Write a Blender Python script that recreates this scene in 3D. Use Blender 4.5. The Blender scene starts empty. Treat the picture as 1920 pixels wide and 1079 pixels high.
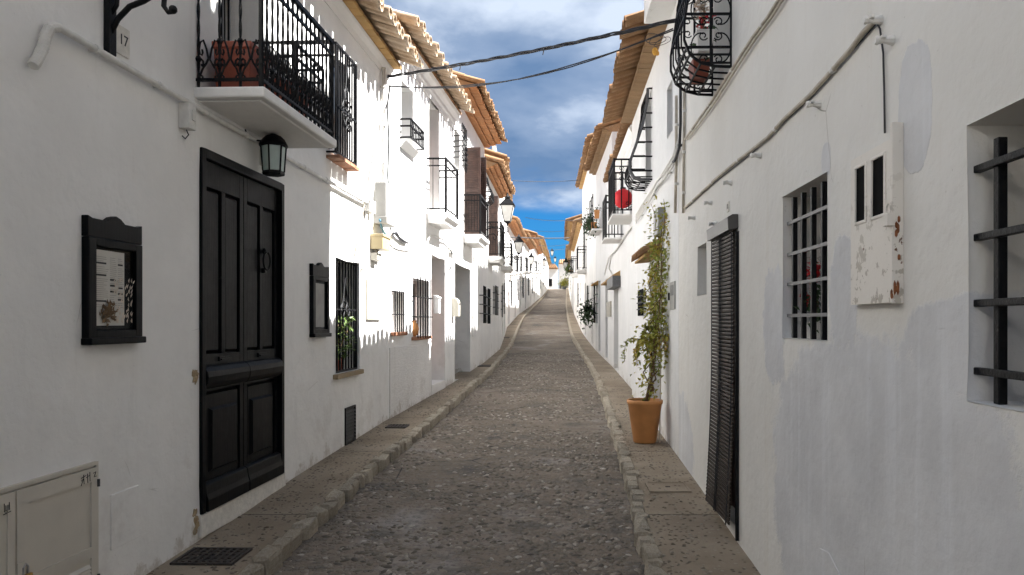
import bpy, bmesh, math, random
from mathutils import Vector, Matrix, noise as mnoise
random.seed(7)
S = bpy.context.scene
COL = S.collection
R = math.radians

# ------------------------------------------------------------------ camera
FPX, XV, YH = 1400.0, 1040.0, 603.0          # focal length and vanishing point of the street, in photo pixels
cd = bpy.data.cameras.new('camera'); cam = bpy.data.objects.new('camera', cd); COL.objects.link(cam)
cam.location = (0, 0, 0); cam.rotation_euler = (R(90), 0, 0)
cd.sensor_width = 36; cd.lens = 36 * FPX / 1920
cd.shift_x = -(XV - 960) / 1920; cd.shift_y = (YH - 539.5) / 1920
cd.clip_start = .05; cd.clip_end = 3000
S.camera = cam

# ------------------------------------------------------------------ light
SUN_EL = math.atan(1.17)
SUN_AZ = R(3.0)                               # sun stands over the right hand roofs, a touch towards the far end
sv = Vector((math.cos(SUN_EL) * math.cos(SUN_AZ), math.cos(SUN_EL) * math.sin(SUN_AZ), math.sin(SUN_EL)))
sl = bpy.data.lights.new('sun', 'SUN'); sl.energy = 5.0; sl.angle = R(.5); sl.color = (1, .99, .975)
so = bpy.data.objects.new('sun', sl); COL.objects.link(so); so.rotation_euler = sv.to_track_quat('Z', 'Y').to_euler()
so.location = (20, 0, 30)
W = bpy.data.worlds.new('World'); S.world = W; W.use_nodes = True
wt = W.node_tree; wt.nodes.clear()
def wn(t, **k):
    n = wt.nodes.new(t)
    for a, b in k.items():
        if a.startswith('i_'):
            key = a[2:]; n.inputs[int(key) if key.isdigit() else key].default_value = b
        else: setattr(n, a, b)
    return n
wl = wt.links.new
sky = wn('ShaderNodeTexSky', sky_type='NISHITA', sun_disc=False, sun_elevation=SUN_EL, sun_rotation=R(90) - SUN_AZ,
         altitude=60, air_density=1.0, dust_density=.15, ozone_density=3.2)
hue = wn('ShaderNodeMix', data_type='RGBA', blend_type='MULTIPLY', i_0=1.0); wl(sky.outputs[0], hue.inputs[6]); hue.inputs[7].default_value = (.058, .245, .43, 1)
bsky = wn('ShaderNodeBackground', i_Strength=.055); wl(hue.outputs[2], bsky.inputs[0])
tc = wn('ShaderNodeTexCoord'); sp = wn('ShaderNodeSeparateXYZ'); wl(tc.outputs['Generated'], sp.inputs[0])
def wm(op, a, b=None, c=None, clamp=False):
    n = wn('ShaderNodeMath', operation=op, use_clamp=clamp)
    for i, x in enumerate((a, b, c)):
        if x is None: continue
        if isinstance(x, (int, float)): n.inputs[i].default_value = x
        else: wl(x, n.inputs[i])
    return n.outputs[0]
zz = wm('ADD', wm('MAXIMUM', sp.outputs[2], 0.0), .26)
cx = wm('DIVIDE', sp.outputs[0], zz); cy = wm('DIVIDE', sp.outputs[1], zz)
cb = wn('ShaderNodeCombineXYZ', i_2=4.3); wl(cx, cb.inputs[0]); wl(cy, cb.inputs[1])
n1 = wn('ShaderNodeTexNoise', i_Scale=1.3, i_Detail=6.0, i_Roughness=.5, i_Distortion=.1); wl(cb.outputs[0], n1.inputs['Vector'])
n2 = wn('ShaderNodeTexNoise', i_Scale=2.6, i_Detail=7.0, i_Roughness=.52, i_Distortion=.12); wl(cb.outputs[0], n2.inputs['Vector'])
mask = wn('ShaderNodeMapRange', interpolation_type='SMOOTHSTEP', i_1=.22, i_2=.42); wl(n1.outputs[0], mask.inputs[0])
elev = wn('ShaderNodeMapRange', interpolation_type='SMOOTHSTEP', i_1=.135, i_2=.185)
wl(wm('ADD', sp.outputs[2], wm('MULTIPLY', wm('SUBTRACT', n2.outputs[0], .5), .12)), elev.inputs[0])
cm = wm('MULTIPLY', wm('MULTIPLY', mask.outputs[0], elev.outputs[0]), .93)
cr = wn('ShaderNodeValToRGB'); wl(n2.outputs[0], cr.inputs[0])
e = cr.color_ramp.elements; e[0].position = .36; e[0].color = (.032, .053, .090, 1); e[1].position = .66; e[1].color = (.150, .170, .200, 1)
k = cr.color_ramp.elements.new(.52); k.color = (.062, .083, .119, 1)
bcl = wn('ShaderNodeBackground', i_Strength=1.0); wl(cr.outputs[0], bcl.inputs[0])
mx = wn('ShaderNodeMixShader'); wl(cm, mx.inputs[0]); wl(bsky.outputs[0], mx.inputs[1]); wl(bcl.outputs[0], mx.inputs[2])
wo = wn('ShaderNodeOutputWorld'); wl(mx.outputs[0], wo.inputs[0])
S.view_settings.view_transform = 'Standard'; S.view_settings.look = 'None'
S.view_settings.gamma = 1; S.view_settings.use_curve_mapping = False
S.view_settings.exposure = 2.42
S.render.engine = 'CYCLES'
S.cycles.max_bounces = 8; S.cycles.diffuse_bounces = 7

# ------------------------------------------------------------------ mesh helpers
class MB:
    def __init__(s): s.v = []; s.f = []
    def add(s, vs, fs):
        o = len(s.v); s.v += [tuple(p) for p in vs]; s.f += [tuple(i + o for i in q) for q in fs]; return s
    def box(s, x0, x1, y0, y1, z0, z1, M=None):
        vs = [Vector(p) for p in ((x0,y0,z0),(x1,y0,z0),(x1,y1,z0),(x0,y1,z0),(x0,y0,z1),(x1,y0,z1),(x1,y1,z1),(x0,y1,z1))]
        if M is not None: vs = [M @ p for p in vs]
        return s.add(vs, [(0,3,2,1),(4,5,6,7),(0,1,5,4),(1,2,6,5),(2,3,7,6),(3,0,4,7)])
    def frustum(s, x0, x1, z0, z1, ya, yb, ins):
        # raised panel: a rectangle at depth ya tapering to a smaller one at depth yb
        vs = [(x0,ya,z0),(x1,ya,z0),(x1,ya,z1),(x0,ya,z1),(x0+ins,yb,z0+ins),(x1-ins,yb,z0+ins),(x1-ins,yb,z1-ins),(x0+ins,yb,z1-ins)]
        return s.add(vs, [(4,5,6,7),(0,1,5,4),(1,2,6,5),(2,3,7,6),(3,0,4,7),(3,2,1,0)])
    def tube(s, pts, r, n=6, twist=0.0, ph=0.0, cap=True):
        pts = [Vector(p) for p in pts]; m = len(pts)
        if m < 2: return s
        rr = r if isinstance(r, (list, tuple)) else [r] * m
        T = []
        for i in range(m):
            t = pts[min(i+1, m-1)] - pts[max(i-1, 0)]
            T.append(t.normalized() if t.length > 1e-9 else Vector((0,0,1)))
        a = Vector((0,0,1)) if abs(T[0].z) < .9 else Vector((1,0,0))
        nx = T[0].cross(a).normalized(); vs = []
        for i in range(m):
            nx = (nx - T[i] * nx.dot(T[i])).normalized(); ny = T[i].cross(nx)
            for j in range(n):
                an = 2*math.pi*j/n + ph + twist*i
                vs.append(pts[i] + (nx*math.cos(an) + ny*math.sin(an)) * rr[i])
        fs = [(i*n+j, i*n+(j+1) % n, (i+1)*n+(j+1) % n, (i+1)*n+j) for i in range(m-1) for j in range(n)]
        if cap: fs += [tuple(range(n-1, -1, -1)), tuple((m-1)*n+j for j in range(n))]
        return s.add(vs, fs)
    def bar(s, a, b, h): return s.tube([a, b], h*1.414, 4, ph=math.pi/4)
    def lathe(s, prof, n=16, c=(0,0,0), sx=1, sy=1, ph=0.0, M=None):
        vs = []
        for (r, z) in prof:
            for j in range(n):
                a = 2*math.pi*j/n + ph
                p = Vector((c[0]+r*math.cos(a)*sx, c[1]+r*math.sin(a)*sy, c[2]+z)); vs.append(M @ p if M is not None else p)
        m = len(prof)
        fs = [(i*n+j, i*n+(j+1) % n, (i+1)*n+(j+1) % n, (i+1)*n+j) for i in range(m-1) for j in range(n)]
        fs += [tuple(range(n-1, -1, -1)), tuple((m-1)*n+j for j in range(n))]
        return s.add(vs, fs)
    def prism(s, poly, y0, y1):                # polygon in the x-z plane given anticlockwise as seen from -y
        n = len(poly); vs = [(p[0], y0, p[1]) for p in poly] + [(p[0], y1, p[1]) for p in poly]
        return s.add(vs, [tuple(range(n)), tuple(range(2*n-1, n-1, -1))] + [((i+1) % n, i, n+i, n+(i+1) % n) for i in range(n)])
    def prismx(s, poly, x0, x1):               # polygon in the y-z plane pulled along x
        n = len(poly); vs = [(x0, p[0], p[1]) for p in poly] + [(x1, p[0], p[1]) for p in poly]
        return s.add(vs, [tuple(range(n)), tuple(range(2*n-1, n-1, -1))] + [((i+1) % n, i, n+i, n+(i+1) % n) for i in range(n)])
    def ball(s, c, rx, ry=None, rz=None, n=8, m=5, M=None):
        ry = rx if ry is None else ry; rz = rx if rz is None else rz
        prof = [(math.sin(math.pi*i/m), -math.cos(math.pi*i/m)) for i in range(m+1)]
        vs = []
        for r, z in prof:
            for j in range(n):
                p = Vector((c[0]+rx*max(r, 1e-4)*math.cos(2*math.pi*j/n), c[1]+ry*max(r, 1e-4)*math.sin(2*math.pi*j/n), c[2]+rz*z))
                vs.append(M @ p if M is not None else p)
        return s.add(vs, [(i*n+j, i*n+(j+1) % n, (i+1)*n+(j+1) % n, (i+1)*n+j) for i in range(m) for j in range(n)])
    def leaf(s, c, d, up, ln, w):
        d = Vector(d).normalized(); sd = d.cross(Vector(up))
        if sd.length < 1e-3: sd = d.cross(Vector((1, .2, .1)))
        sd.normalize(); c = Vector(c); nn = sd.cross(d)
        return s.add([c, c + d*ln*.45 + sd*w*.5 + nn*w*.12, c + d*ln - nn*ln*.12, c + d*ln*.45 - sd*w*.5 + nn*w*.12], [(0,1,2),(0,2,3)])
    def mesh(s, name, mat, smooth=False, bevel=0.0, seg=2, ang=30):
        me = bpy.data.meshes.new(name); me.from_pydata(s.v, [], s.f); me.update()
        if bevel > 0:
            bm = bmesh.new(); bm.from_mesh(me)
            bmesh.ops.remove_doubles(bm, verts=bm.verts, dist=1e-5)
            bmesh.ops.recalc_face_normals(bm, faces=bm.faces)
            ed = [q for q in bm.edges if len(q.link_faces) == 2 and q.calc_face_angle(0) > R(ang)]
            bmesh.ops.bevel(bm, geom=ed, offset=bevel, segments=seg, affect='EDGES', profile=.5, clamp_overlap=True)
            bm.to_mesh(me); bm.free()
        if smooth:
            for p in me.polygons: p.use_smooth = True
        me.materials.append(mat); return me
    def build(s, name, mat, parent=None, **k):
        return link(name, s.mesh(name, mat, **k), parent)
def link(name, me, parent=None, loc=None, rot=None, scl=None):
    o = bpy.data.objects.new(name, me); COL.objects.link(o)
    if parent is not None: o.parent = parent
    if loc is not None: o.location = loc
    if rot is not None: o.rotation_euler = rot
    if scl is not None: o.scale = scl
    return o
def tag(o, label=None, cat=None, group=None, kind=None):
    for kk, vv in (('label', label), ('category', cat), ('group', group), ('kind', kind)):
        if vv: o[kk] = vv
    return o
def thing(name, label, cat, loc=(0,0,0), rz=0.0, group=None):
    o = link(name, None, None, loc, (0,0,rz)); o.empty_display_size = .1
    return tag(o, label, cat, group)
def copy_tree(o, parent=None):
    c = o.copy(); COL.objects.link(c)
    if parent is not None: c.parent = parent
    for ch in [q for q in KIDS.get(o.name, [])]: pass
    for ch in list(o.children): copy_tree(ch, c)
    return c
KIDS = {}
def spiral(cx, cz, r0, r1, a0, a1, n=14):
    return [(cx + (r0+(r1-r0)*i/n)*math.cos(a0+(a1-a0)*i/n), cz + (r0+(r1-r0)*i/n)*math.sin(a0+(a1-a0)*i/n)) for i in range(n+1)]
def cscroll(x0, z0, x1, z1, bulge, curl, n=12):
    # an iron C: two curls joined by an arc from (x0,z0) to (x1,z1)
    dx, dz = x1-x0, z1-z0; L = math.hypot(dx, dz); px, pz = -dz/L, dx/L; pts = []
    for i in range(n+1):
        t = i/n; b = math.sin(math.pi*t)*bulge; pts.append((x0+dx*t+px*b, z0+dz*t+pz*b))
    def curlpts(p, q, sgn):
        tx, tz = p[0]-q[0], p[1]-q[1]; l = math.hypot(tx, tz); tx /= l; tz /= l
        nx, nz = -tz*sgn, tx*sgn; c = (p[0]+nx*curl, p[1]+nz*curl); a0 = math.atan2(p[1]-c[1], p[0]-c[0]); out = []
        for i in range(1, 13):
            a = a0 + sgn*i/12*R(480); r = curl*(1-.72*i/12); out.append((c[0]+r*math.cos(a), c[1]+r*math.sin(a)))
        return out
    s1 = -1 if bulge > 0 else 1
    return list(reversed(curlpts(pts[0], pts[1], -s1))) + pts + curlpts(pts[-1], pts[-2], s1)

# ------------------------------------------------------------------ materials
class NT:
    def __init__(s, name):
        s.m = bpy.data.materials.new(name); s.m.use_nodes = True; s.t = s.m.node_tree; s.b = s.t.nodes['Principled BSDF']
        s.tc = s.t.nodes.new('ShaderNodeTexCoord')
    def n(s, t, **k):
        x = s.t.nodes.new(t)
        for a, b in k.items():
            if a.startswith('i_'):
                key = a[2:]; key = int(key) if key.isdigit() else key; s.put(x.inputs[key], b)
            else: setattr(x, a, b)
        return x
    def put(s, inp, v):
        if isinstance(v, bpy.types.NodeSocket): s.t.links.new(v, inp)
        elif isinstance(v, (tuple, list)) and len(v) == 3 and inp.type == 'RGBA': inp.default_value = (*v, 1)
        else: inp.default_value = v
    def height(s):                             # height above the pavement in the near part of the street
        g = s.n('ShaderNodeNewGeometry'); x = s.n('ShaderNodeSeparateXYZ'); s.put(x.inputs[0], g.outputs['Position'])
        return s.math('SUBTRACT', x.outputs[2], s.math('ADD', s.math('MULTIPLY', s.math('SUBTRACT', x.outputs[1], 4.8), .029), -1.53))
    def math(s, op, a, b=None, c=None, clamp=False):
        x = s.n('ShaderNodeMath', operation=op, use_clamp=clamp)
        for i, q in enumerate((a, b, c)):
            if q is not None: s.put(x.inputs[i], q)
        return x.outputs[0]
    def noise(s, scale, detail=4, rough=.55, vec=None, dist=0.0, sc3=None):
        v = vec if vec is not None else s.tc.outputs['Object']
        if sc3:
            mp = s.n('ShaderNodeMapping'); s.put(mp.inputs[0], v); mp.inputs['Scale'].default_value = sc3; v = mp.outputs[0]
        x = s.n('ShaderNodeTexNoise', i_Scale=scale, i_Detail=detail, i_Roughness=rough, i_Distortion=dist); s.put(x.inputs['Vector'], v)
        return x.outputs[0]
    def voro(s, scale, feat='F1', vec=None, rnd=1.0):
        x = s.n('ShaderNodeTexVoronoi', feature=feat, i_Scale=scale, i_Randomness=rnd)
        s.put(x.inputs['Vector'], vec if vec is not None else s.tc.outputs['Object']); return x
    def ramp(s, f, stops):
        x = s.n('ShaderNodeValToRGB'); s.put(x.inputs[0], f); el = x.color_ramp.elements
        while len(el) < len(stops): el.new(.5)
        for e_, (p, c) in zip(el, stops): e_.position = p; e_.color = (*c, 1) if len(c) == 3 else c
        return x.outputs[0]
    def step(s, f, a, b):
        x = s.n('ShaderNodeMapRange', interpolation_type='SMOOTHSTEP', i_1=a, i_2=b); s.put(x.inputs[0], f); return x.outputs[0]
    def mix(s, f, a, b, mode='MIX'):
        x = s.n('ShaderNodeMix', data_type='RGBA', blend_type=mode); s.put(x.inputs[0], f); s.put(x.inputs[6], a); s.put(x.inputs[7], b); return x.outputs[2]
    def bump(s, h, strength, dist, prev=None):
        x = s.n('ShaderNodeBump', i_Strength=strength, i_Distance=dist); s.put(x.inputs['Height'], h)
        if prev is not None: s.put(x.inputs['Normal'], prev)
        return x.outputs[0]
    def out(s, col=None, rough=None, nrm=None, metal=None, spec=None):
        for kk, vv in (('Base Color', col), ('Roughness', rough), ('Normal', nrm), ('Metallic', metal), ('Specular IOR Level', spec)):
            if vv is not None: s.put(s.b.inputs[kk], vv)
        return s.m
def sc(c, k): return tuple(x*k for x in c)
def plain(name, c, rough=.5, var=.15, scale=8, bump=.0, bscale=60, metal=0.0, spec=None):
    t = NT(name); f = t.noise(scale, 4); col = t.ramp(f, [(.3, sc(c, 1-var)), (.7, sc(c, 1+var))])
    nr = t.bump(t.noise(bscale, 3), bump, .01) if bump else None
    return t.out(col, rough, nr, metal, spec)
def plaster(name, c=(.83, .815, .79), grain=.35, lump=.5, streak=.10, dirt=True, rough_cast=False):
    t = NT(name); big = t.noise(.9, 6, .6); mid = t.noise(4.5, 5, .6)
    col = t.mix(t.step(big, .35, .68), sc(c, .925), sc(c, 1.02))
    col = t.mix(t.math('MULTIPLY', t.step(mid, .52, .72), .5), col, sc(c, .90)); br = t.noise(2.2, 7, .7, sc3=(1, 1, 3.5), dist=.6); col = t.mix(t.math('MULTIPLY', t.step(br, .56, .66), .35), col, sc(c, .91))
    st = t.noise(1.0, 6, .62, sc3=(5.5, 5.5, .35)); col = t.mix(t.math('MULTIPLY', t.step(st, .56, .72), streak*3), col, (c[0]*.80, c[1]*.79, c[2]*.77))
    spk = t.noise(38, 2, .5); col = t.mix(t.math('MULTIPLY', t.step(spk, .70, .76), .35), col, sc(c, .66))
    if dirt:                                   # splash marks and lost paint just above the pavement, uneven patches
        hgt = t.height(); hh = t.noise(3.0, 7, .7, sc3=(1, 1, .6)); lim = t.math('ADD', t.math('MULTIPLY', t.math('SUBTRACT', hh, .48), .9), .06)
        m = t.step(t.math('SUBTRACT', lim, hgt), -.01, .05); col = t.mix(t.math('MULTIPLY', m, t.math('MULTIPLY', t.step(t.noise(11, 5, .7), .35, .6), .6)), col, (.40, .345, .27))
        sm = t.math('MULTIPLY', t.step(t.noise(1.7, 7, .7), .52, .62), t.step(hgt, 1.1, .3)); col = t.mix(t.math('MULTIPLY', sm, .35), col, (.60, .57, .53))
        cr = t.voro(1.15, 'DISTANCE_TO_EDGE', vec=t.n('ShaderNodeVectorMath', operation='ADD', i_0=t.tc.outputs['Object'], i_1=t.n('ShaderNodeTexNoise', i_Scale=3.0, i_Detail=5.0).outputs['Color']).outputs[0])
        ck = t.math('MULTIPLY', t.step(cr.outputs[0], .004, .001), t.step(t.noise(1.1, 3), .58, .64)); col = t.mix(t.math('MULTIPLY', ck, .5), col, (.36, .33, .30))
    if rough_cast: h = t.math('ADD', t.noise(42, 5, .7), t.math('MULTIPLY', t.noise(14, 3), .6)); nr = t.bump(h, .8, .03)
    else:
        nr = t.bump(t.noise(2.6, 4, .55), lump, .035); nr = t.bump(t.noise(22, 4, .6), grain*.8, .008, nr); nr = t.bump(t.noise(130, 2), grain, .002, nr)
    return t.out(col, .9, nr, spec=.2)
M_ = {}
M_['plaster'] = plaster('whitewashed_plaster')
M_['plaster_b'] = plaster('old_limewash', (.825, .812, .785), .45, .7, .12)
M_['plaster_c'] = plaster('bright_limewash', (.84, .83, .81), .3, .4, .06)
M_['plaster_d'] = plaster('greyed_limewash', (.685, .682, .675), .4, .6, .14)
M_['rough'] = plaster('roughcast_render', (.87, .85, .82), rough_cast=True)
M_['trim'] = plaster('white_trim', (.78, .765, .74), .25, .25, .12, dirt=False)
M_['iron'] = plain('black_iron', (.006, .006, .0068), .5, .3, 30, .25, 90, .0, .16)
M_['iron_g'] = plain('grey_painted_iron', (.035, .035, .038), .5, .2, 30)
M_['greyiron'] = plain('dull_grey_flat_bar', (.085, .085, .09), .5, .25, 25, .2)
M_['void'] = plain('unlit_black', (.004, .004, .004), .8, spec=.04)
M_['dark'] = plain('dark_interior', (.012, .0115, .0115), .8, spec=.1)
M_['black'] = plain('black_print', (.015, .015, .015), .6)
def _door():
    t = NT('black_door_paint'); g = t.noise(3, 6, .6, sc3=(26, 26, 1.2)); col = t.ramp(g, [(.3, (.0028, .0028, .0032)), (.7, (.0055, .0055, .006))])
    w = t.noise(14, 4, .6); col = t.mix(t.math('MULTIPLY', t.step(w, .66, .72), .5), col, (.022, .021, .02))
    return t.out(col, t.math('ADD', t.math('MULTIPLY', w, .25), .30), t.bump(g, .35, .004), spec=.09)
M_['door'] = _door()
M_['brown'] = plain('brown_shutter_wood', (.055, .026, .018), .55, .35, 12, .2, 50)
M_['greenwood'] = plain('dark_green_wood', (.02, .045, .038), .55, .3, 12)
M_['greywood'] = plain('weathered_grey_door', (.24, .23, .22), .7, .25, 9, .3)
def _clay(name, stops, sc_=2.2, rough=.9):
    t = NT(name); oi = t.n('ShaderNodeObjectInfo'); w = t.noise(sc_, 5, .65); col = t.ramp(w, stops)
    col = t.mix(t.math('MULTIPLY', oi.outputs['Random'], .55), col, sc(stops[-1][1], .62))
    l = t.noise(11, 5, .7); col = t.mix(t.math('MULTIPLY', t.step(l, .56, .68), .6), col, (.33, .29, .22)); l2 = t.noise(6, 5, .7); col = t.mix(t.math('MULTIPLY', t.step(l2, .60, .70), .55), col, (.09, .065, .045))
    return t.out(col, rough, t.bump(t.noise(50, 4, .7), .5, .008), spec=.2)
M_['tile'] = _clay('old_roof_clay', [(.25, (.17, .085, .042)), (.5, (.30, .165, .082)), (.78, (.42, .27, .15))], 3)
M_['tilew'] = _clay('limewashed_roof_clay', [(.25, (.24, .155, .09)), (.5, (.40, .29, .19)), (.75, (.56, .46, .36))], 4)
M_['soffit'] = _clay('ochre_soffit_tile', [(.25, (.30, .165, .055)), (.55, (.42, .25, .095)), (.8, (.50, .33, .15))], 2.5)
M_['soffitb'] = _clay('red_ochre_soffit_tile', [(.25, (.30, .12, .045)), (.55, (.42, .185, .075)), (.8, (.50, .25, .12))], 2.5)
M_['soffitr'] = _clay('brown_soffit_brick', [(.25, (.17, .10, .05)), (.55, (.25, .155, .08)), (.8, (.33, .22, .125))], 4)
M_['rubble'] = _clay('tan_rubble', [(.25, (.25, .17, .09)), (.55, (.36, .27, .16)), (.8, (.48, .40, .28))], 18)
M_['brick'] = _clay('clay_sill_brick', [(.25, (.24, .10, .055)), (.55, (.36, .17, .10)), (.8, (.45, .27, .18))], 6)
M_['pot'] = plain('terracotta', (.56, .25, .085), .65, .10, 7, .15, 40)
M_['potbrown'] = plain('dark_red_glazed_clay', (.29, .066, .034), .5, .22, 6, .2, 40)
M_['soil'] = plain('potting_soil', (.03, .02, .014), .95, .4, 40, .6, 60)
M_['mortar'] = plain('white_mortar', (.66, .63, .57), .9, .12, 25, .5, 60)
M_['plastic'] = plain('grey_plastic_box', (.28, .275, .26), .55, .08, 5, .1, 30)
M_['cream'] = plain('cream_plastic', (.34, .32, .27), .5, .08, 6)
M_['yellow'] = plain('yellowed_plastic', (.36, .29, .16), .5, .1, 6)
M_['beige'] = plain('beige_steel_paint', (.56, .52, .45), .5, .05, 6, .06, 90)
M_['brass'] = plain('brass', (.42, .27, .09), .35, .2, 30, metal=.9)
M_['steel'] = plain('galvanised_steel', (.42, .42, .42), .4, .2, 30, metal=.8)
M_['pipe'] = plain('painted_conduit', (.66, .645, .61), .6, .12, 14, .3, 45)
M_['pipeb'] = plain('grimy_cream_cable', (.47, .42, .34), .75, .25, 9, .35, 45)
M_['wire'] = plain('black_cable', (.022, .022, .026), .55, .3, 20)
M_['bluewire'] = plain('blue_cable', (.06, .17, .24), .5, .2, 20)
M_['red'] = plain('red_paper', (.72, .022, .03), .6, .08, 20)
M_['petal'] = plain('red_petal', (.60, .02, .025), .6, .25, 30)
M_['dryflower'] = plain('dry_pale_flower', (.62, .53, .44), .8, .2, 30)
M_['stem'] = plain('woody_stem', (.14, .085, .04), .85, .3, 30)
M_['solar'] = plain('white_tube_paint', (.75, .75, .74), .5)
def _leaf(name, stops):
    t = NT(name); col = t.ramp(t.noise(5, 4, .6), stops)
    t.b.inputs['Subsurface Weight'].default_value = 0.0
    return t.out(col, .55)
M_['leaf'] = _leaf('climber_leaf', [(.30, (.11, .17, .022)), (.45, (.25, .28, .035)), (.58, (.42, .35, .05)), (.70, (.42, .21, .05))])
M_['leafd'] = _leaf('dark_leaf', [(.3, (.018, .042, .014)), (.7, (.05, .09, .03))])
M_['leafg'] = _leaf('fresh_leaf', [(.3, (.06, .12, .02)), (.7, (.16, .22, .05))])
M_['leafy'] = _leaf('yellow_green_leaf', [(.3, (.15, .16, .02)), (.7, (.34, .32, .04))])
def _glass(name, c, rough, spec=.5):
    t = NT(name); return t.out(t.ramp(t.noise(3, 3), [(.3, sc(c, .8)), (.7, sc(c, 1.2))]), rough, t.bump(t.noise(4, 2), .06, .01), spec=spec)
M_['pane'] = _glass('dark_window_glass', (.022, .024, .027), .06, .6)
M_['lampglass'] = _glass('frosted_lamp_glass', (.62, .60, .56), .35)
M_['greenglass'] = _glass('greenish_lantern_glass', (.46, .56, .53), .2)
M_['pinkin'] = plaster('pinkish_reveal', (.60, .50, .47), .2, .2, .05, dirt=False)
M_['blind'] = plain('brown_plastic_slat', (.030, .020, .015), .6, .25, 14, 0, 60, 0.0, .15)
M_['blindbox'] = plain('dark_blind_box', (.06, .055, .052), .5, .15, 10)
def _peel():
    t = NT('peeling_white_paint'); a = t.noise(16, 5, .6); z = t.n('ShaderNodeSeparateXYZ'); t.put(z.inputs[0], t.tc.outputs['Object'])
    low = t.step(z.outputs[2], .62, .10)
    p = t.math('MULTIPLY', t.step(a, .57, .60), low)
    col = t.mix(p, (.70, .66, .60), (.44, .40, .34))
    r = t.noise(26, 5, .65); col = t.mix(t.math('MULTIPLY', t.step(r, .66, .69), t.math('ADD', low, .12)), col, (.12, .055, .03))
    return t.out(col, .7, t.bump(a, .5, .006))
M_['peel'] = _peel()
M_['rust'] = plain('rusty_edge', (.22, .08, .03), .9, .5, 40, .6, 60)
def _grate():
    return plain('rusty_cast_iron', (.045, .035, .028), .75, .4, 30, .5, 70)
M_['grate'] = _grate()
def _road():
    t = NT('pebbled_concrete_road'); ob = t.tc.outputs['Object']
    big = t.noise(.62, 7, .66, dist=.5); mid = t.noise(2.6, 6, .65)
    col = t.ramp(big, [(.32, (.105, .095, .088)), (.43, (.195, .158, .120)), (.56, (.245, .200, .155)), (.66, (.33, .298, .27)), (.74, (.37, .35, .33))])
    gr = t.noise(19, 5, .7); col = t.mix(t.math('MULTIPLY', t.step(gr, .52, .66), .55), col, (.062, .054, .047))  # dark gaps between pebbles: grime, with pebble shadows put into the colour
    col = t.mix(t.math('MULTIPLY', t.step(mid, .50, .70), .7), col, (.085, .078, .072))
    v = t.voro(23, vec=ob); d = t.voro(23, 'DISTANCE_TO_EDGE', vec=ob)
    peb = t.math('MULTIPLY', t.step(d.outputs[0], .06, .16), t.step(t.n('ShaderNodeSeparateColor', i_0=v.outputs['Color']).outputs[0], .50, .56))
    pc = t.ramp(t.n('ShaderNodeSeparateColor', i_0=v.outputs['Color']).outputs[1], [(0, (.085, .078, .07)), (.6, (.16, .14, .115)), (1, (.25, .23, .20))])
    col = t.mix(t.math('MULTIPLY', peb, .45), col, pc)
    cr = t.voro(1.1, 'DISTANCE_TO_EDGE', vec=t.n('ShaderNodeVectorMath', operation='ADD', i_0=ob, i_1=t.n('ShaderNodeTexNoise', i_Scale=2.0, i_Detail=5.0).outputs['Color']).outputs[0])
    col = t.mix(t.math('MULTIPLY', t.step(cr.outputs[0], .012, .0), t.step(big, .50, .40)), col, (.022, .02, .019))
    h = t.math('ADD', t.math('MULTIPLY', peb, .9), t.math('SUBTRACT', t.math('MULTIPLY', t.noise(48, 4, .6), .7), gr))
    nr = t.bump(h, 1.0, .018); nr = t.bump(mid, .4, .03, nr)
    return t.out(col, t.math('SUBTRACT', .92, t.math('MULTIPLY', peb, .22)), nr, spec=.35)
M_['road'] = _road()
def _pave():
    t = NT('exposed_aggregate_pavement'); ob = t.tc.outputs['Object']; big = t.noise(1.1, 6, .62)
    col = t.ramp(big, [(.3, (.19, .148, .104)), (.5, (.275, .222, .162)), (.7, (.36, .302, .232))])
    v = t.voro(27); c1 = t.n('ShaderNodeSeparateColor', i_0=v.outputs['Color']).outputs[0]
    pit = t.math('MULTIPLY', t.step(v.outputs['Distance'], .42, .22), t.step(c1, .74, .80))
    col = t.mix(t.math('MULTIPLY', pit, .8), col, (.075, .06, .046))
    lite = t.math('MULTIPLY', t.step(v.outputs['Distance'], .40, .25), t.step(c1, .22, .16)); col = t.mix(t.math('MULTIPLY', lite, .6), col, (.33, .29, .235))
    gy = t.n('ShaderNodeSeparateXYZ'); t.put(gy.inputs[0], ob); jy = t.math('ABSOLUTE', t.math('SUBTRACT', t.math('FRACT', t.math('ADD', t.math('MULTIPLY', gy.outputs[1], .43), t.math('MULTIPLY', t.noise(6, 3), .012))), .5))
    jn = t.step(jy, .0052, .0025); col = t.mix(t.math('MULTIPLY', jn, .75), col, (.06, .05, .04)); pit = t.math('ADD', pit, jn)
    h = t.math('ADD', t.math('SUBTRACT', t.math('MULTIPLY', lite, .6), pit), t.math('MULTIPLY', t.noise(60, 4, .65), .5))
    return t.out(col, .9, t.bump(h, .8, .012), spec=.25)
M_['pave'] = _pave()
def _kerb():
    t = NT('rough_limestone_kerb'); oi = t.n('ShaderNodeObjectInfo'); a = t.noise(9, 6, .65)
    col = t.ramp(a, [(.25, (.30, .255, .19)), (.5, (.48, .42, .33)), (.75, (.62, .56, .465))]); col = t.mix(t.math('MULTIPLY', oi.outputs['Random'], .45), col, (.24, .205, .155))
    return t.out(col, .9, t.bump(t.noise(45, 5, .7), .9, .014), spec=.25)
M_['kerb'] = _kerb()
def _peb(name, stops):
    t = NT(name); oi = t.n('ShaderNodeObjectInfo'); g = t.n('ShaderNodeNewGeometry')
    f = t.math('FRACT', t.math('ADD', oi.outputs['Random'], g.outputs['Random Per Island']))
    col = t.ramp(f, stops); col = t.mix(t.math('MULTIPLY', t.step(t.noise(40, 4), .5, .65), .4), col, sc(stops[0][1], 1.0))
    return t.out(col, .68, t.bump(t.noise(90, 3), .3, .003), spec=.35)
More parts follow.
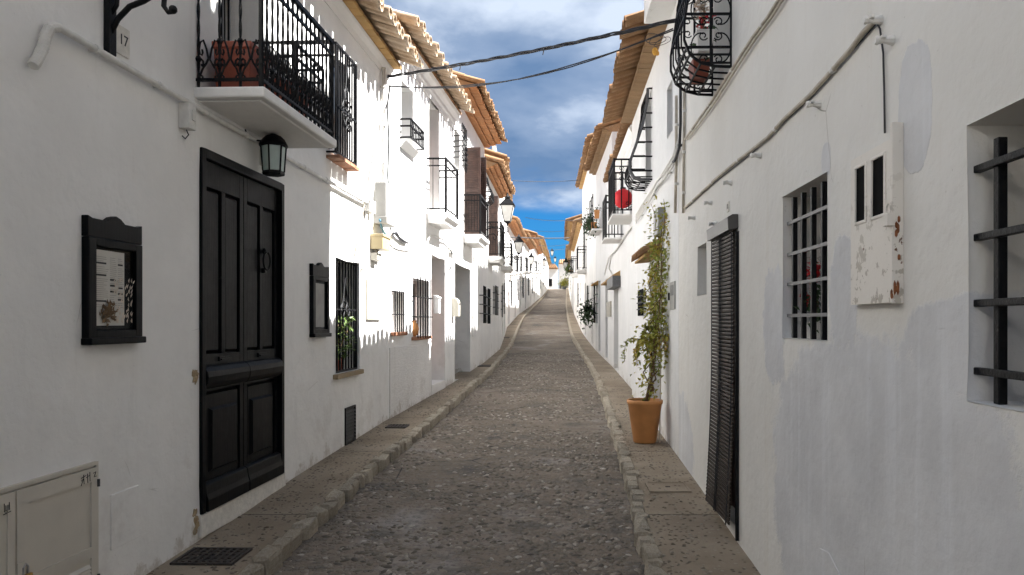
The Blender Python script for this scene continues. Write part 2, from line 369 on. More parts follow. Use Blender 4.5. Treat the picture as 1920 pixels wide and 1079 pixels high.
M_['pebble'] = _peb('road_pebble', [(0, (.10, .085, .068)), (.35, (.165, .138, .106)), (.65, (.23, .193, .150)), (.88, (.31, .268, .218)), (1, (.46, .415, .355))])
M_['pebble2'] = _peb('pavement_pebble', [(0, (.10, .078, .055)), (.5, (.19, .155, .115)), (1, (.33, .29, .23))])
M_['ground'] = plain('dry_earth', (.22, .18, .13), .95, .3, .6, .4, 20)
# ------------------------------------------------------------------ the lie of the street
def herm(K, y):
    n = len(K); i = 0
    for i in range(n-1):
        if y <= K[i+1][0]: break
    def m(j):
        if j <= 0 or j >= n-1:
            j = min(max(j, 0), n-2); return (K[j+1][1]-K[j][1])/(K[j+1][0]-K[j][0])
        return (K[j+1][1]-K[j-1][1])/(K[j+1][0]-K[j-1][0])
    h = K[i+1][0]-K[i][0]; t = min(max((y-K[i][0])/h, 0), 1)
    return (2*t**3-3*t*t+1)*K[i][1]+(t**3-2*t*t+t)*h*m(i)+(-2*t**3+3*t*t)*K[i+1][1]+(t**3-t*t)*h*m(i+1)
def lerp(K, y):
    if y <= K[0][0]: return K[0][1]
    for a, b in zip(K, K[1:]):
        if y <= b[0]: return a[1]+(b[1]-a[1])*(y-a[0])/(b[0]-a[0])
    return K[-1][1]
GK = [(-24,-2.35),(0,-1.76),(4.8,-1.63),(7.16,-1.53),(10.9,-1.42),(14.9,-1.30),(22.3,-1.08),(28,-.85),(34,-.52),(40,-.08),(46,.36),(60,1.28),(80,2.55),(106,4.5),(118,5.05),(140,4.6),(200,3.0)]
def G(y): return herm(GK, y)
KL = [(-24,-2.5),(0,-2.02),(4.8,-1.835),(7.22,-1.77),(8.66,-1.715),(10.88,-1.64),(12.3,-1.615),(14.92,-1.545),(17.5,-1.48),(22,-1.50),(26,-1.525),(32.6,-1.655),(36,-1.72),(45,-1.75),(59.6,-1.49),(95,-1.02),(112,-.75),(200,.6)]
KR = [(-24,.50),(0,.52),(4.8,.58),(6.16,.63),(8.04,.695),(10.06,.745),(13.5,.825),(17.8,.865),(25.7,.775),(32.6,.69),(44.5,.73),(60,.88),(77,1.15),(98.9,1.52),(112,1.7),(200,3.0)]
WL = [(-16,-3.22),(4.9,-2.489),(10.3,-2.30),(14.9,-2.01),(19.7,-1.85),(24.5,-1.80),(36,-2.3),(46,-2.2),(56,-1.85),(72,-1.6),(90,-1.2),(110,-.9)]
WR = [(-16,1.034),(7.8,1.296),(12.9,1.335),(12.91,1.42),(18.5,1.42),(24,1.32),(33,1.22),(46,1.2),(57,1.3),(76,1.55),(108,2.0)]
PH = .088                                       # pavement height above the road
def ys(a, b, near=.22):
    out = [a]
    while out[-1] < b: out.append(min(b, out[-1] + max(near, abs(out[-1])*.03)))
    return out
def strip(name, mat, rows, mpy, lift=0.0, kind='structure', smooth=True, amp=0.0, skirt=0.0):
    b = MB(); n = None
    for (y, xs, z) in rows:
        n = len(xs)
        for x in xs: b.v.append((x, y, z + lift + (amp*(mnoise.noise(Vector((x*2.2, y*2.2, 3)))+.5*mnoise.noise(Vector((x*7, y*7, 1)))) if amp else 0)))
    for i in range(len(rows)-1):
        for j in range(n-1): b.f.append((i*n+j, i*n+j+1, (i+1)*n+j+1, (i+1)*n+j))
    return tag(b.build(name, mat, smooth=smooth), kind=kind)
def lin(a, b, n): return [a+(b-a)*i/n for i in range(n+1)]
Y_ = ys(-20, 150)
road = strip('road', M_['road'], [(y, lin(herm(KL, y)-.08, herm(KR, y)+.08, 14), G(y)) for y in Y_], None, amp=.007)
KW = .102
pl = strip('pavement', M_['pave'], [(y, lin(lerp(WL, y)-.25, herm(KL, y)-KW+.01, 5), G(y)+PH) for y in Y_], None, amp=.006)
pr = strip('pavement', M_['pave'], [(y, lin(herm(KR, y)+KW-.01, lerp(WR, y)+.25, 5), G(y)+PH) for y in Y_], None, amp=.006)
strip('ground', M_['ground'], [(y, lin(-260, 260, 8), G(min(y, 190))-.45) for y in ys(-60, 200, 4)+[400, 900]], None)

# kerb: rough stones laid end to end, one object each, a plain strip beyond
def kerb_variant(i):
    rnd = random.Random(i); bm = bmesh.new(); bmesh.ops.create_cube(bm, size=1)
    bmesh.ops.bevel(bm, geom=bm.edges[:], offset=.14, segments=1, affect='EDGES')
    for v in bm.verts: v.co += Vector((rnd.uniform(-.12,.12), rnd.uniform(-.06,.02), rnd.uniform(-.14,.08)))
    me = bpy.data.meshes.new('kerb_stone'); bm.to_mesh(me); bm.free(); me.materials.append(M_['kerb']); return me
KV = [kerb_variant(i) for i in range(9)]
def kerb(K, sgn, yend):
    rows = []
    for y in ys(yend, 150):
        x = herm(K, y); z = G(y); rows.append((y, [x, x+.005*sgn, x+(KW)*sgn], z)); 
    b = MB()
    for (y, xs, z) in rows: b.v += [(xs[0], y, z-.05), (xs[1], y, z+PH+.008), (xs[2], y, z+PH+.006)]
    for i in range(len(rows)-1):
        for j in range(2): b.f.append((i*3+j, i*3+j+1, (i+1)*3+j+1, (i+1)*3+j))
    k = tag(b.build('kerb', M_['kerb']), kind='structure')
    rnd = random.Random(11 if sgn > 0 else 12); y = 2.6
    while y < yend-.1:
        L = rnd.uniform(.11, .29) if y < 16 else rnd.uniform(.3, .5)
        yc = y+L/2; x = herm(K, yc) + sgn*(KW/2+rnd.uniform(-.014,.014)); dx = (herm(K, yc+.2)-herm(K, yc-.2))/.4
        o = link('kerb_stone', rnd.choice(KV), k, (x, yc, G(yc)+PH/2-.012+rnd.uniform(-.012,.014)), (math.atan((G(yc+.2)-G(yc-.2))/.4)+rnd.uniform(-.03,.03), rnd.uniform(-.06,.06), -math.atan(dx)+rnd.uniform(-.05,.05)),
                 (KW*rnd.uniform(.95,1.2), L-.014, PH+.075))
        y += L
kerb(KL, -1, 30); kerb(KR, 1, 30)

# pebbles set in the road and the pavements
def pebble_mesh(i, mat):
    rnd = random.Random(50+i); b = MB(); b.ball((0,0,0), 1, 1, 1, 6, 4)
    b.v = [tuple(c*(1+rnd.uniform(-.16,.16)) for c in p) for p in b.v]
    return b.mesh('pebble', mat, smooth=True)
PV = [pebble_mesh(i, M_['pebble']) for i in range(6)]; PV2 = [pebble_mesh(i, M_['pebble2']) for i in range(6)]
def pebbles(host, pv, mat, xa, xb, lift, y0, y1, count, nobj, smin, smax, seed, sink):
    rnd = random.Random(seed); L = []
    for _ in range(count):
        y = y0 + (y1-y0)*rnd.random()**1.35; a, b_ = xa(y), xb(y); x = a+(b_-a)*rnd.random()
        if mnoise.noise(Vector((x*1.3, y*1.3, seed))) < rnd.uniform(-.5, .12): continue
        L.append((y, x, rnd.uniform(smin, smax)*(.75+.5*rnd.random()), rnd.random()*3.14, rnd.uniform(.36,.66)))
    L.sort(key=lambda q: q[0]/q[2]); stuff = MB()
    zo = lambda x, y: G(y)+lift+.007*(mnoise.noise(Vector((x*2.2, y*2.2, 3)))+.5*mnoise.noise(Vector((x*7, y*7, 1))))
    base = [(math.sin(math.pi*i/3)*math.cos(j*math.pi/2.5), math.sin(math.pi*i/3)*math.sin(j*math.pi/2.5), -math.cos(math.pi*i/3)) for i in (2,) for j in range(5)] + [(0,0,1)]
    low = [(1.0*math.cos(j*math.pi/2.5+.3), 1.0*math.sin(j*math.pi/2.5+.3), 0) for j in range(5)]
    for i, (y, x, s, a, asp) in enumerate(L):
        z = zo(x, y) - s*sink
        if i < nobj: link('pebble', pv[i % 6], host, (x, y, z), (rnd.uniform(-.2,.2), rnd.uniform(-.2,.2), a), (s, s*asp, s*.5))
        else:
            ca, sa = math.cos(a), math.sin(a); o = len(stuff.v)
            for (px, py, pz) in low+base:
                j = 1+rnd.uniform(-.14,.14); px *= s*j; py *= s*asp*j
                stuff.v.append((x+px*ca-py*sa, y+px*sa+py*ca, z+pz*s*.5))
            for j in range(5):
                k = (j+1) % 5; stuff.f += [(o+j, o+k, o+5+k, o+5+j), (o+5+j, o+5+k, o+10)]
    tag(stuff.build('pebble', mat, host, smooth=True), kind='stuff')
pebbles(road, PV, M_['pebble'], lambda y: herm(KL, y)+.03, lambda y: herm(KR, y)-.03, 0, 3.0, 24, 13000, 300, .017, .041, 3, .14)
pebbles(pl, PV2, M_['pebble2'], lambda y: lerp(WL, y)+.03, lambda y: herm(KL, y)-KW-.02, PH, 3.2, 16, 1500, 120, .012, .024, 4, .22)
pebbles(pr, PV2, M_['pebble2'], lambda y: herm(KR, y)+KW+.02, lambda y: lerp(WR, y)-.03, PH, 3.2, 16, 1500, 120, .012, .024, 5, .22)

# ------------------------------------------------------------------ houses
class House:
    """local frame: x runs along the front, y goes into the house, z up; the street is at negative y"""
    def __init__(s, side, y0, x0, y1, x1, ztop, label, cat='house', depth=4.6, mat='plaster', group='whitewashed houses lining the street'):
        s.side = side
        p0, p1 = (Vector((x0, y0, 0)), Vector((x1, y1, 0))) if side == 'L' else (Vector((x1, y1, 0)), Vector((x0, y0, 0)))
        s.L = (p1-p0).length; s.t = (p1-p0).normalized(); s.m = Vector((0,0,1)).cross(s.t)
        s.zb = min(G(y0), G(y1))+PH; s.P0 = Vector((p0.x, p0.y, s.zb)); s.rz = math.atan2(s.t.y, s.t.x)
        s.top = ztop - s.zb; s.depth = depth; s.mat = M_[mat]; s.holes = []; s.zs = s.zb
        s.root = thing('house', label, cat, s.P0, s.rz, group)
    def world(s, u, n, z): return s.P0 + s.t*u - s.m*n + Vector((0,0,z))
    def uz(s, px, py, n=0.0):
        D = Vector(((px-XV)/FPX, 1, (YH-py)/FPX)); q = (s.P0.dot(s.m) - n)/D.dot(s.m); p = D*q
        return (p-s.P0).dot(s.t), p.z-s.zb
    def rect(s, pa, pb, pr, pt, pbm, n=0.0):
        ua = s.uz(pa, pt, n)[0]; ub = s.uz(pb, pt, n)[0]; zt = s.uz(pr, pt, n)[1]; zb = s.uz(pr, pbm, n)[1]
        return min(ua, ub), max(ua, ub), zb, zt
    def ground(s, u): return G(s.world(u, 0, 0).y)+PH-s.zb
    def hole(s, u0, u1, z0, z1, d): s.holes.append((max(u0, .02), min(u1, s.L-.02), z0, min(z1, s.top-.05), d))
    def wall(s, bevel=.014, endcap=True):
        b = MB(); us = sorted({0.0, s.L} | {h[0] for h in s.holes} | {h[1] for h in s.holes}); zs = sorted({-1.0, s.top} | {h[2] for h in s.holes} | {h[3] for h in s.holes})
        idx = {}
        def V(u, y, z):
            k = (round(u, 5), round(y, 5), round(z, 5))
            if k not in idx: idx[k] = len(b.v); b.v.append(k)
            return idx[k]
        inside = lambda u, z: any(h[0] < u < h[1] and h[2] < z < h[3] for h in s.holes)
        for a, c in zip(us, us[1:]):
            for d, e in zip(zs, zs[1:]):
                if not inside((a+c)/2, (d+e)/2): b.f.append((V(a,0,d), V(c,0,d), V(c,0,e), V(a,0,e)))
        nfront = len(b.f)
        for (u0, u1, z0, z1, d) in s.holes:
            uu = [q for q in us if u0 <= q <= u1]; zz_ = [q for q in zs if z0 <= q <= z1]
            for a, c in zip(uu, uu[1:]):
                b.f.append((V(a,0,z0), V(a,d,z0), V(c,d,z0), V(c,0,z0))); b.f.append((V(a,0,z1), V(c,0,z1), V(c,d,z1), V(a,d,z1)))
            for a, c in zip(zz_, zz_[1:]):
                b.f.append((V(u0,0,a), V(u0,0,c), V(u0,d,c), V(u0,d,a))); b.f.append((V(u1,0,a), V(u1,d,a), V(u1,d,c), V(u1,0,c)))
        for a, c in zip(zs, zs[1:]):
            b.f.append((V(0,0,a), V(0,0,c), V(0,s.depth,c), V(0,s.depth,a))); b.f.append((V(s.L,0,a), V(s.L,s.depth,a), V(s.L,s.depth,c), V(s.L,0,c)))
        b.f.append((V(0,s.depth,-1.0), V(0,s.depth,s.top), V(s.L,s.depth,s.top), V(s.L,s.depth,-1.0)))
        me = bpy.data.meshes.new('wall'); me.from_pydata(b.v, [], b.f)
        bm = bmesh.new(); bm.from_mesh(me); bm.normal_update()
        ed = [e_ for e_ in bm.edges if len(e_.link_faces) == 2 and e_.calc_face_angle(0) > R(60) and all(abs(v.co.y) < 1e-4 for v in e_.verts)]
        if bevel: bmesh.ops.bevel(bm, geom=ed, offset=bevel, segments=2, affect='EDGES', profile=.5, clamp_overlap=True)
        bm.to_mesh(me); bm.free(); me.materials.append(s.mat)
        return link('wall', me, s.root)
    def part(s, name, mb, mat, parent=None, **k): return mb.build(name, M_[mat] if isinstance(mat, str) else mat, parent or s.root, **k)

def tile_mesh(rad, ln, th, up, mat, slope, n=6):
    # a half pipe along +y rising with the roof; up=True is a cover tile, up=False a channel tile
    b = MB(); tp = math.tan(slope)
    def ring(y, r, k):
        o = []
        for i in range(n+1):
            a = math.pi*i/n; x, z = r*math.cos(a), r*math.sin(a)*(1 if up else -1); o.append((x, y, z + y*tp))
        return o
    A, B_, C_, D_ = ring(0, rad, 0), ring(0, rad-th, 0), ring(ln, rad*.88, 0), ring(ln, rad*.88-th, 0)
    b.v = A+B_+C_+D_; m = n+1
    for i in range(n): b.f += [(i, i+1, m+i+1, m+i), (i, 2*m+i, 2*m+i+1, i+1), (m+i, m+i+1, 3*m+i+1, 3*m+i)]
    b.f += [(0, m, 3*m, 2*m), (n, 2*m+n, 3*m+n, m+n)]
    return b.mesh('roof_tile', mat)
_tm = {}
def tm(up, mat, slope):
    k = (up, mat, slope)
    if k not in _tm: _tm[k] = tile_mesh(.088 if up else .083, .46, .016, up, M_[mat], slope)
    return _tm[k]
def roof(H, zs, over, u0=0.0, u1=None, vis=None, courses=1, mat='tile', smat='soffit', pitch=17, sp=.205, mortar=True, end_over=.0, cw=None, cornice=0, tip=.16):
    """corbelled eave: soffit tiles step outwards and upwards, then the tile ends; zs is local height of the lowest course"""
    u1 = H.L if u1 is None else u1; vis = vis if vis is not None else (u0, u1); P = R(pitch); tp = math.tan(P); rnd = random.Random(int(H.P0.y*10)+5)
    zt = zs + courses*.045 + .012
    b = MB(); d = H.depth*.55; back = H.depth
    b.prismx([(-over+.015, zt), (d, zt+(d+over)*tp), (back+.2, zt+(2*d+over-back-.2)*tp), (back+.2, zt+(2*d+over-back-.2)*tp-.1), (back-.01, H.top-.03), (.03, H.top-.03), (.03, zs+.001), (.0, zs+.001)], u0+.002-end_over, u1-.002+end_over)
    rf = H.part('roof', b, mat if mat != 'tilew' else 'tile')
    cw = cw or over/courses
    me = {}
    w = .2
    for c in range(courses):
        yo, yi = -(c+1)*cw, (-c*cw if c else 0.02)
        bb = MB(); bb.box(-w/2+.004, w/2-.004, yo, yi + (.03 if c else 0), 0, .036); mesh = bb.mesh('soffit_tile', M_[smat])
        rest = MB(); n = int((u1-u0)/w)
        for i in range(n):
            u = u0 + (u1-u0)*(i+.5)/n
            if vis[0] <= u <= vis[1]: link('soffit_tile', mesh, H.root, (u+rnd.uniform(-.003,.003), rnd.uniform(-.006,.006), zs+c*.045+rnd.uniform(0,.004)), (rnd.uniform(-.012,.012), 0, rnd.uniform(-.01,.01)))
            else: rest.box(u-w/2+.004, u+w/2-.004, yo, yi+(.03 if c else 0), zs+c*.045, zs+c*.045+.036)
        if rest.v: tag(H.part('soffit_tile', rest, smat), kind='stuff')
    n = max(2, int((u1-u0+2*end_over)/sp)); ye = -over-tip+.0; field = MB(); mo = MB()
    ln = over + d + tip
    for i in range(n):
        u = u0-end_over + (u1-u0+2*end_over)*(i+.5)/n; z = zt + .055 - tip*tp
        seen = vis[0] <= u <= vis[1]
        jx, jy, jz = rnd.uniform(-.02,.02), rnd.uniform(-.05,.03), rnd.uniform(-.012,.022)
        for up in (False, True):
            uu = u + (sp/2 if up else 0); zz_ = z + (.045 if up else .030)
            if up and i == n-1: continue
            y0 = ye + jy + (.0 if up else -.02)
            if seen:
                link('roof_tile', tm(up, mat, P), H.root, (uu+jx, y0, zz_+jz + (jy*tp)), (rnd.uniform(-.02,.02), rnd.uniform(-.05,.05), rnd.uniform(-.03,.03)))
                ys_ = y0 + .40
            else: ys_ = y0
            o = len(field.v); N = 5; yend = d
            for (yy, r_) in ((ys_, .084 if up else .081), (yend, .084 if up else .081)):
                for rr in (r_, r_-.016):
                    for q in range(N+1):
                        a = math.pi*q/N; field.v.append((uu+jx+rr*math.cos(a), yy, zz_+jz+(yy-ye)*tp + rr*math.sin(a)*(1 if up else -1)))
            m = N+1
            for q in range(N): field.f += [(o+q, o+2*m+q, o+2*m+q+1, o+q+1), (o+m+q, o+m+q+1, o+3*m+q+1, o+3*m+q), (o+q, o+q+1, o+m+q+1, o+m+q)]
            if mortar and up:
                y1 = y0+.035; pts = [(uu+jx+.074*math.cos(math.pi*q/6), zz_+jz+jy*tp+.01+.072*math.sin(math.pi*q/6)) for q in range(7)]
                mo.prism(pts, y1, y1+.05)
    tag(H.part('roof_tile', field, mat), kind='stuff')
    if mortar and mo.v: tag(H.part('mortar_infill', mo, 'mortar'), kind='stuff')
    if cornice:
        c = MB(); prof = [(0.03, zs-.30), (-.018, zs-.30), (-.022, zs-.21), (-.05, zs-.19), (-.055, zs-.13), (-.12, zs-.06), (-.14, zs-.003), (0.03, zs-.003)] if cornice == 2 else [(0.03, zs-.15), (-.012, zs-.15), (-.03, zs-.09), (-.075, zs-.035), (-.085, zs-.003), (.03, zs-.003)]
        c.prismx(prof[::-1], u0+.003, u1-.003); H.part('cornice', c, 'trim')
    return rf

def window(H, u0, u1, z0, z1, depth=.22, nv=5, nh=2, n=.0, r=.008, ext=.04, sill=None, frame='brown', hz=None, pane='pane', grille=True, mat='iron', ext_v=0.0, parts=True, reveal=None):
    H.hole(u0, u1, z0, z1, depth); b = MB(); t = .045; y0, y1 = depth-.05, depth-.005
    b.box(u0, u0+t, y0, y1, z0, z1).box(u1-t, u1, y0, y1, z0, z1).box(u0+t, u1-t, y0, y1, z0, z0+t).box(u0+t, u1-t, y0, y1, z1-t, z1)
    if u1-u0 > .6: b.box((u0+u1)/2-t/2, (u0+u1)/2+t/2, y0, y1, z0+t, z1-t)
    w = H.part('window', b, frame)
    p = MB(); p.box(u0+.004, u1-.004, depth-.02, depth+.03, z0+.004, z1-.004); H.part('pane', p, pane, w)
    if grille:
        yb = -n + (.0 if n else .03)
        for i in range(nv):
            u = u0+(u1-u0)*(i+.7)/(nv+.4); q = MB(); q.bar((u, yb, z0-ext_v), (u, yb, z1+ext_v), r); H.part('window_bar', q, mat, w)
        for j in range(nh):
            z = z0+(z1-z0)*(hz[j] if hz else (j+1)/(nh+1)); q = MB(); q.bar((u0-ext, yb-.004, z), (u1+ext, yb-.004, z), r*.9)
            if n:
                for e_ in (u0-ext, u1+ext): q.bar((e_, yb-.004, z), (e_, .05, z), r*.9)
            H.part('window_bar', q, mat, w)
    if sill: 
        q = MB(); q.box(u0-.05, u1+.05, -.055, depth-.06, z0-.055, z0-.003); H.part('sill', q, sill, w, bevel=.008)
    return w
def door(H, u0, u1, z0, z1, depth=.28, mat='brown', leaves=2):
    H.hole(u0, u1, z0, z1, depth); b = MB(); t = .06
    b.box(u0, u0+t, depth-.06, depth+.02, z0, z1).box(u1-t, u1, depth-.06, depth+.02, z0, z1).box(u0+t, u1-t, depth-.06, depth+.02, z1-t, z1)
    d = H.part('door', b, mat); w = (u1-u0-2*t)/leaves
    for i in range(leaves):
        a = u0+t+i*w; q = MB(); q.box(a+.004, a+w-.004, depth-.035, depth+.02, z0, z1-t-.003)
        for (za, zc) in ((.08, .42), (.48, .94)): q.frustum(a+w*.16, a+w*.84, z0+(z1-z0)*za, z0+(z1-z0)*zc, depth-.035, depth-.052, .03)
        H.part('door_leaf', q, mat, d)
    q = MB(); q.ball((u0+t+w*.9, depth-.07, z0+(z1-z0)*.47), .025); H.part('handle', q, 'brass', d)
    return d
def slab(H, u0, u1, proj, zt, th=.14, step=True):
    b = MB()
    if step: prof = [(.02, zt-th), (-proj*.80, zt-th), (-proj*.86, zt-th*.62), (-proj*.95, zt-th*.5), (-proj, zt-th*.4), (-proj, zt), (.02, zt)]
    else: prof = [(.02, zt-th), (-proj, zt-th), (-proj, zt), (.02, zt)]
    if not step: b.box(u0, u1, -proj, .02, zt-th, zt)
    else:
        n = len(prof); ins = [0.0]*n
        for k, (y, z) in enumerate(prof): ins[k] = max(0, proj+y) if y < -.01 else 0
        vs = []
        for side in (0, 1):
            for k, (y, z) in enumerate(prof):
                q = {0: proj*.2, 1: proj*.2, 2: proj*.14, 3: proj*.05}.get(k, 0)
                vs.append((u0+q if side == 0 else u1-q, y, z))
        b.add(vs, [tuple(range(n-1, -1, -1)), tuple(range(n, 2*n))] + [(i, (i+1) % n, n+(i+1) % n, n+i) for i in range(n)])
    return b
def balcony(H, u0, u1, proj, zt, rail_h, th=.14, nb=9, ns=3, style='plain', mat='iron', step=True, rr=.0055):
    B_ = H.part('balcony', slab(H, u0, u1, proj, zt, th, step), 'trim', bevel=.006)
    i = .035; a, c, f = u0+i, u1-i, -proj+i; zr = zt+rail_h
    for z, h in ((zr, .016), (zr-.12 if style == 'plain' else zr-.1, .011), (zt+.07, .012)):
        r = MB(); r.tube([(a, .02, z), (a, f, z), (c, f, z), (c, .02, z)], h*1.3, 4, ph=.785); H.part('rail', r, mat, B_)
    for u in (a, c):
        q = MB(); q.bar((u, f, zt), (u, f, zr+.02), .017); H.part('corner_post', q, mat, B_)
    for k in range(nb):
        u = a+(c-a)*(k+1)/(nb+1); q = MB(); q.bar((u, f, zt+.06), (u, f, zr), rr); H.part('baluster', q, mat, B_)
    for u in (a, c):
        for k in range(ns):
            y = f+(0-f)*(k+1)/(ns+1); q = MB(); q.bar((u, y, zt+.06), (u, y, zr), rr); H.part('baluster', q, mat, B_)
    return B_
def bulge(H, u0, u1, z0, z1, prof, nv=6, nh=5, r=.009, mat='iron', name='window_grille', flat=None):
    """pot bellied window grille; prof = [(height fraction, distance from the wall)]"""
    w = None
    def curve(k=1.0): return [(-d*k, z0+(z1-z0)*h) for h, d in prof]
    cv = curve(); g = MB()
    for u in (u0, u1): g.tube([(u, y, z) for y, z in cv], r*1.5, 4, ph=.78)
    g.bar((u0, -.002, z1), (u0, cv[-1][0], z1), r); g.bar((u1, -.002, z1), (u1, cv[-1][0], z1), r); g.bar((u0, cv[-1][0], z1), (u1, cv[-1][0], z1), r)
    w = H.part(name, g, mat)
    for k in range(nv):
        u = u0+(u1-u0)*(k+1)/(nv+1); q = MB(); q.tube([(u, y, z) for y, z in cv], r, 4, ph=.78); H.part('window_bar', q, mat, w)
    def dist(h):
        best = 0
        for (ha, da), (hb, db) in zip(prof, prof[1:]):
            if ha <= h <= hb and hb > ha: best = da+(db-da)*(h-ha)/(hb-ha)
        return best
    for k in range(nh):
        h = (k+.6)/(nh+.3); d = dist(h); z = z0+(z1-z0)*h; q = MB()
        q.bar((u0, .03, z), (u0, -d, z), r); q.bar((u0, -d, z), (u1, -d, z), r*.8); q.bar((u1, -d, z), (u1, .03, z), r); H.part('window_bar', q, mat, w)
    for k in range(1, 4):                       # hoops under the belly
        q = MB(); h, d = prof[min(k, len(prof)-1)]; z = z0+(z1-z0)*h; q.bar((u0, .0, z), (u0, -d, z), r*.8); q.bar((u0, -d, z), (u1, -d, z), r*.8); q.bar((u1, -d, z), (u1, 0, z), r*.8); H.part('window_bar', q, mat, w)
    return w
def mount(H, name, label, cat, u, z, n=0.0, group=None): return thing(name, label, cat, H.world(u, n, z), H.rz, group)
def text(name, body, size, mat, parent, loc, rot=(R(90), 0, 0), ex=.0015):
    c = bpy.data.curves.new(name, 'FONT'); c.body = body; c.size = size; c.extrude = ex; c.align_x = 'CENTER'; c.align_y = 'CENTER'; c.resolution_u = 3
    o = bpy.data.objects.new('tmp', c); COL.objects.link(o); bpy.context.view_layer.update()
    me = bpy.data.meshes.new_from_object(o.evaluated_get(bpy.context.evaluated_depsgraph_get())); bpy.data.objects.remove(o)
    me.materials.clear(); me.materials.append(mat); return link(name, me, parent, loc, rot)
def wallpath(H, pix, n=.03): return [(lambda q: (q[0], -n, q[1]))(H.uz(px, py, n)) for px, py in pix]
def wall_tube(H, name, label, cat, pix, r, mat, n=.03, clips=0, group=None, seg=8, smooth=True):
    pts = [Vector(p) for p in wallpath(H, pix, n)]; base = pts[0].copy(); t = thing(name, label, cat, H.world(base.x, 0, base.z), H.rz, group)
    b = MB(); b.tube([p-Vector((base.x, 0, base.z)) for p in pts], r, seg); b.build('tube', mat if not isinstance(mat, str) else M_[mat], t, smooth=smooth)
    if clips:
        tot = sum((q-p).length for p, q in zip(pts, pts[1:]))
        for k in range(clips):
            d = tot*(k+.5)/clips
            for p, q in zip(pts, pts[1:]):
                l = (q-p).length
                if d <= l:
                    c = p+(q-p)*(d/l)-Vector((base.x, 0, base.z)); dr = (q-p).normalized()
                    m = MB(); m.tube([c-dr*.014, c+dr*.014], r*1.28, seg); m.box(c.x-.008, c.x+.008, c.y, 0, c.z-.012, c.z+.012); m.build('clip', M_['pipe'] if mat != 'wire' else M_['wire'], t); break
                d -= l
    return t
# ================================================================== LEFT SIDE
# ---- nearest house: black double door, iron balcony
L1 = House('L', -16, -3.22, 10.3, -2.30, 3.47, 'white house with the black double door, iron scroll balcony and menu cases', mat='plaster_b')
H = L1
# double door
u0, u1, z0, z1 = H.rect(374, 529, 374, 277, 966); H.hole(u0, u1, z0, z1, .12)
b = MB(); t = .055
b.box(u0-.004, u0+t, -.022, .115, z0, z1+.004).box(u1-t, u1+.004, -.022, .115, z0, z1+.004).box(u0+t, u1-t, -.022, .115, z1-.06, z1+.004)
dr = H.part('double_door', b, 'door', bevel=.006)
Wl = (u1-u0-2*t)/2; hh = z1-.06-z0; fz = lambda k: z0 + hh*(1-k)
for i in range(2):
    a = u0+t+i*Wl+.003; c = a+Wl-.006
    q = MB(); q.box(a, c, .055, .11, z0, z1-.062)
    s_ = .062; y_ = .018
    q.box(a, a+s_, y_, .055, z0, z1-.062).box(c-s_, c, y_, .055, z0, z1-.062)
    q.box((a+c)/2-.03, (a+c)/2+.03, y_, .055, fz(.555), fz(.075))
    for ka, kb in ((0, .075), (.555, .66), (.93, 1)): q.box(a+s_, c-s_, y_, .055, fz(kb), fz(ka)-.001)
    H.part('door_leaf', q, 'door', dr, bevel=.004)
    for xa, xc in ((a+s_, (a+c)/2-.03), ((a+c)/2+.03, c-s_)):      # tall upper panels with moulded edge
        q = MB(); q.frustum(xa+.004, xc-.004, fz(.553), fz(.077), .054, .030, .022); H.part('door_panel', q, 'door', dr)
    q = MB(); q.frustum(a+s_+.008, c-s_-.008, fz(.925), fz(.665), .054, .026, .016)
    q.frustum(a+s_+.055, c-s_-.055, fz(.895), fz(.71), .027, .004, .02); H.part('door_panel', q, 'door', dr)
    q = MB()                                                           # round nosed bolster across the middle
    q.prismx([(.02, fz(.655)), (-.008, fz(.650)), (-.030, fz(.636)), (-.038, fz(.618)), (-.030, fz(.603)), (-.008, fz(.592)), (.02, fz(.585))], a-.004+i*.006, c+.008); H.part('door_rail', q, 'door', dr, bevel=.006)
    q = MB(); q.prismx([(.02, z0+.005), (-.034, z0+.005), (-.034, fz(.965)), (-.022, fz(.95)), (-.012, fz(.925)), (.02, fz(.918))], a+.002, c-.002); H.part('kick_board', q, 'door', dr, bevel=.004)
    q = MB(); q.box((a+c)/2-.085, (a+c)/2+.085, .004, .02, fz(.578), fz(.565)).bar(((a+c)/2-.08, -.004, fz(.573)), ((a+c)/2+.08, -.004, fz(.573)), .006); H.part('letter_slot', q, 'iron', dr)
q = MB(); kz = H.uz(496, 492)[1]; ku = H.uz(496, 492)[0]
q.ball((ku, .0, kz+.09), .024, .02, .03); q.tube([(ku+.045*math.sin(x), -.02-.01*math.sin(x), kz+.085-.075*(1-math.cos(x))) for x in [i*math.pi/12 for i in range(0, 25)]], .0095, 6); q.box(ku-.02, ku+.02, -.008, .02, kz-.09, kz-.05)
H.part('door_knocker', q, 'iron', dr, smooth=True)
q = MB(); q.prismx([(.10, z0-.002), (-.018, z0-.002), (-.030, z0-.16), (.10, z0-.16)], u0-.02, u1+.03); H.part('threshold', q, 'mortar', bevel=.012)
q = MB()
for (px, py, w_) in ((364, 700, .03), (366, 712, .035), (368, 702, .03), (365, 962, .03), (367, 975, .035), (369, 985, .03), (366, 996, .03)):
    uu, zz_ = H.uz(px, py); o_ = len(q.v); q.ball((uu, .004, zz_), w_, .016, w_*.9, 7, 5); q.v[o_:] = [(x+random.uniform(-.009,.009), y+random.uniform(-.005,.005), z+random.uniform(-.012,.012)) for x, y, z in q.v[o_:]]
H.part('exposed_brick', q, 'rubble')

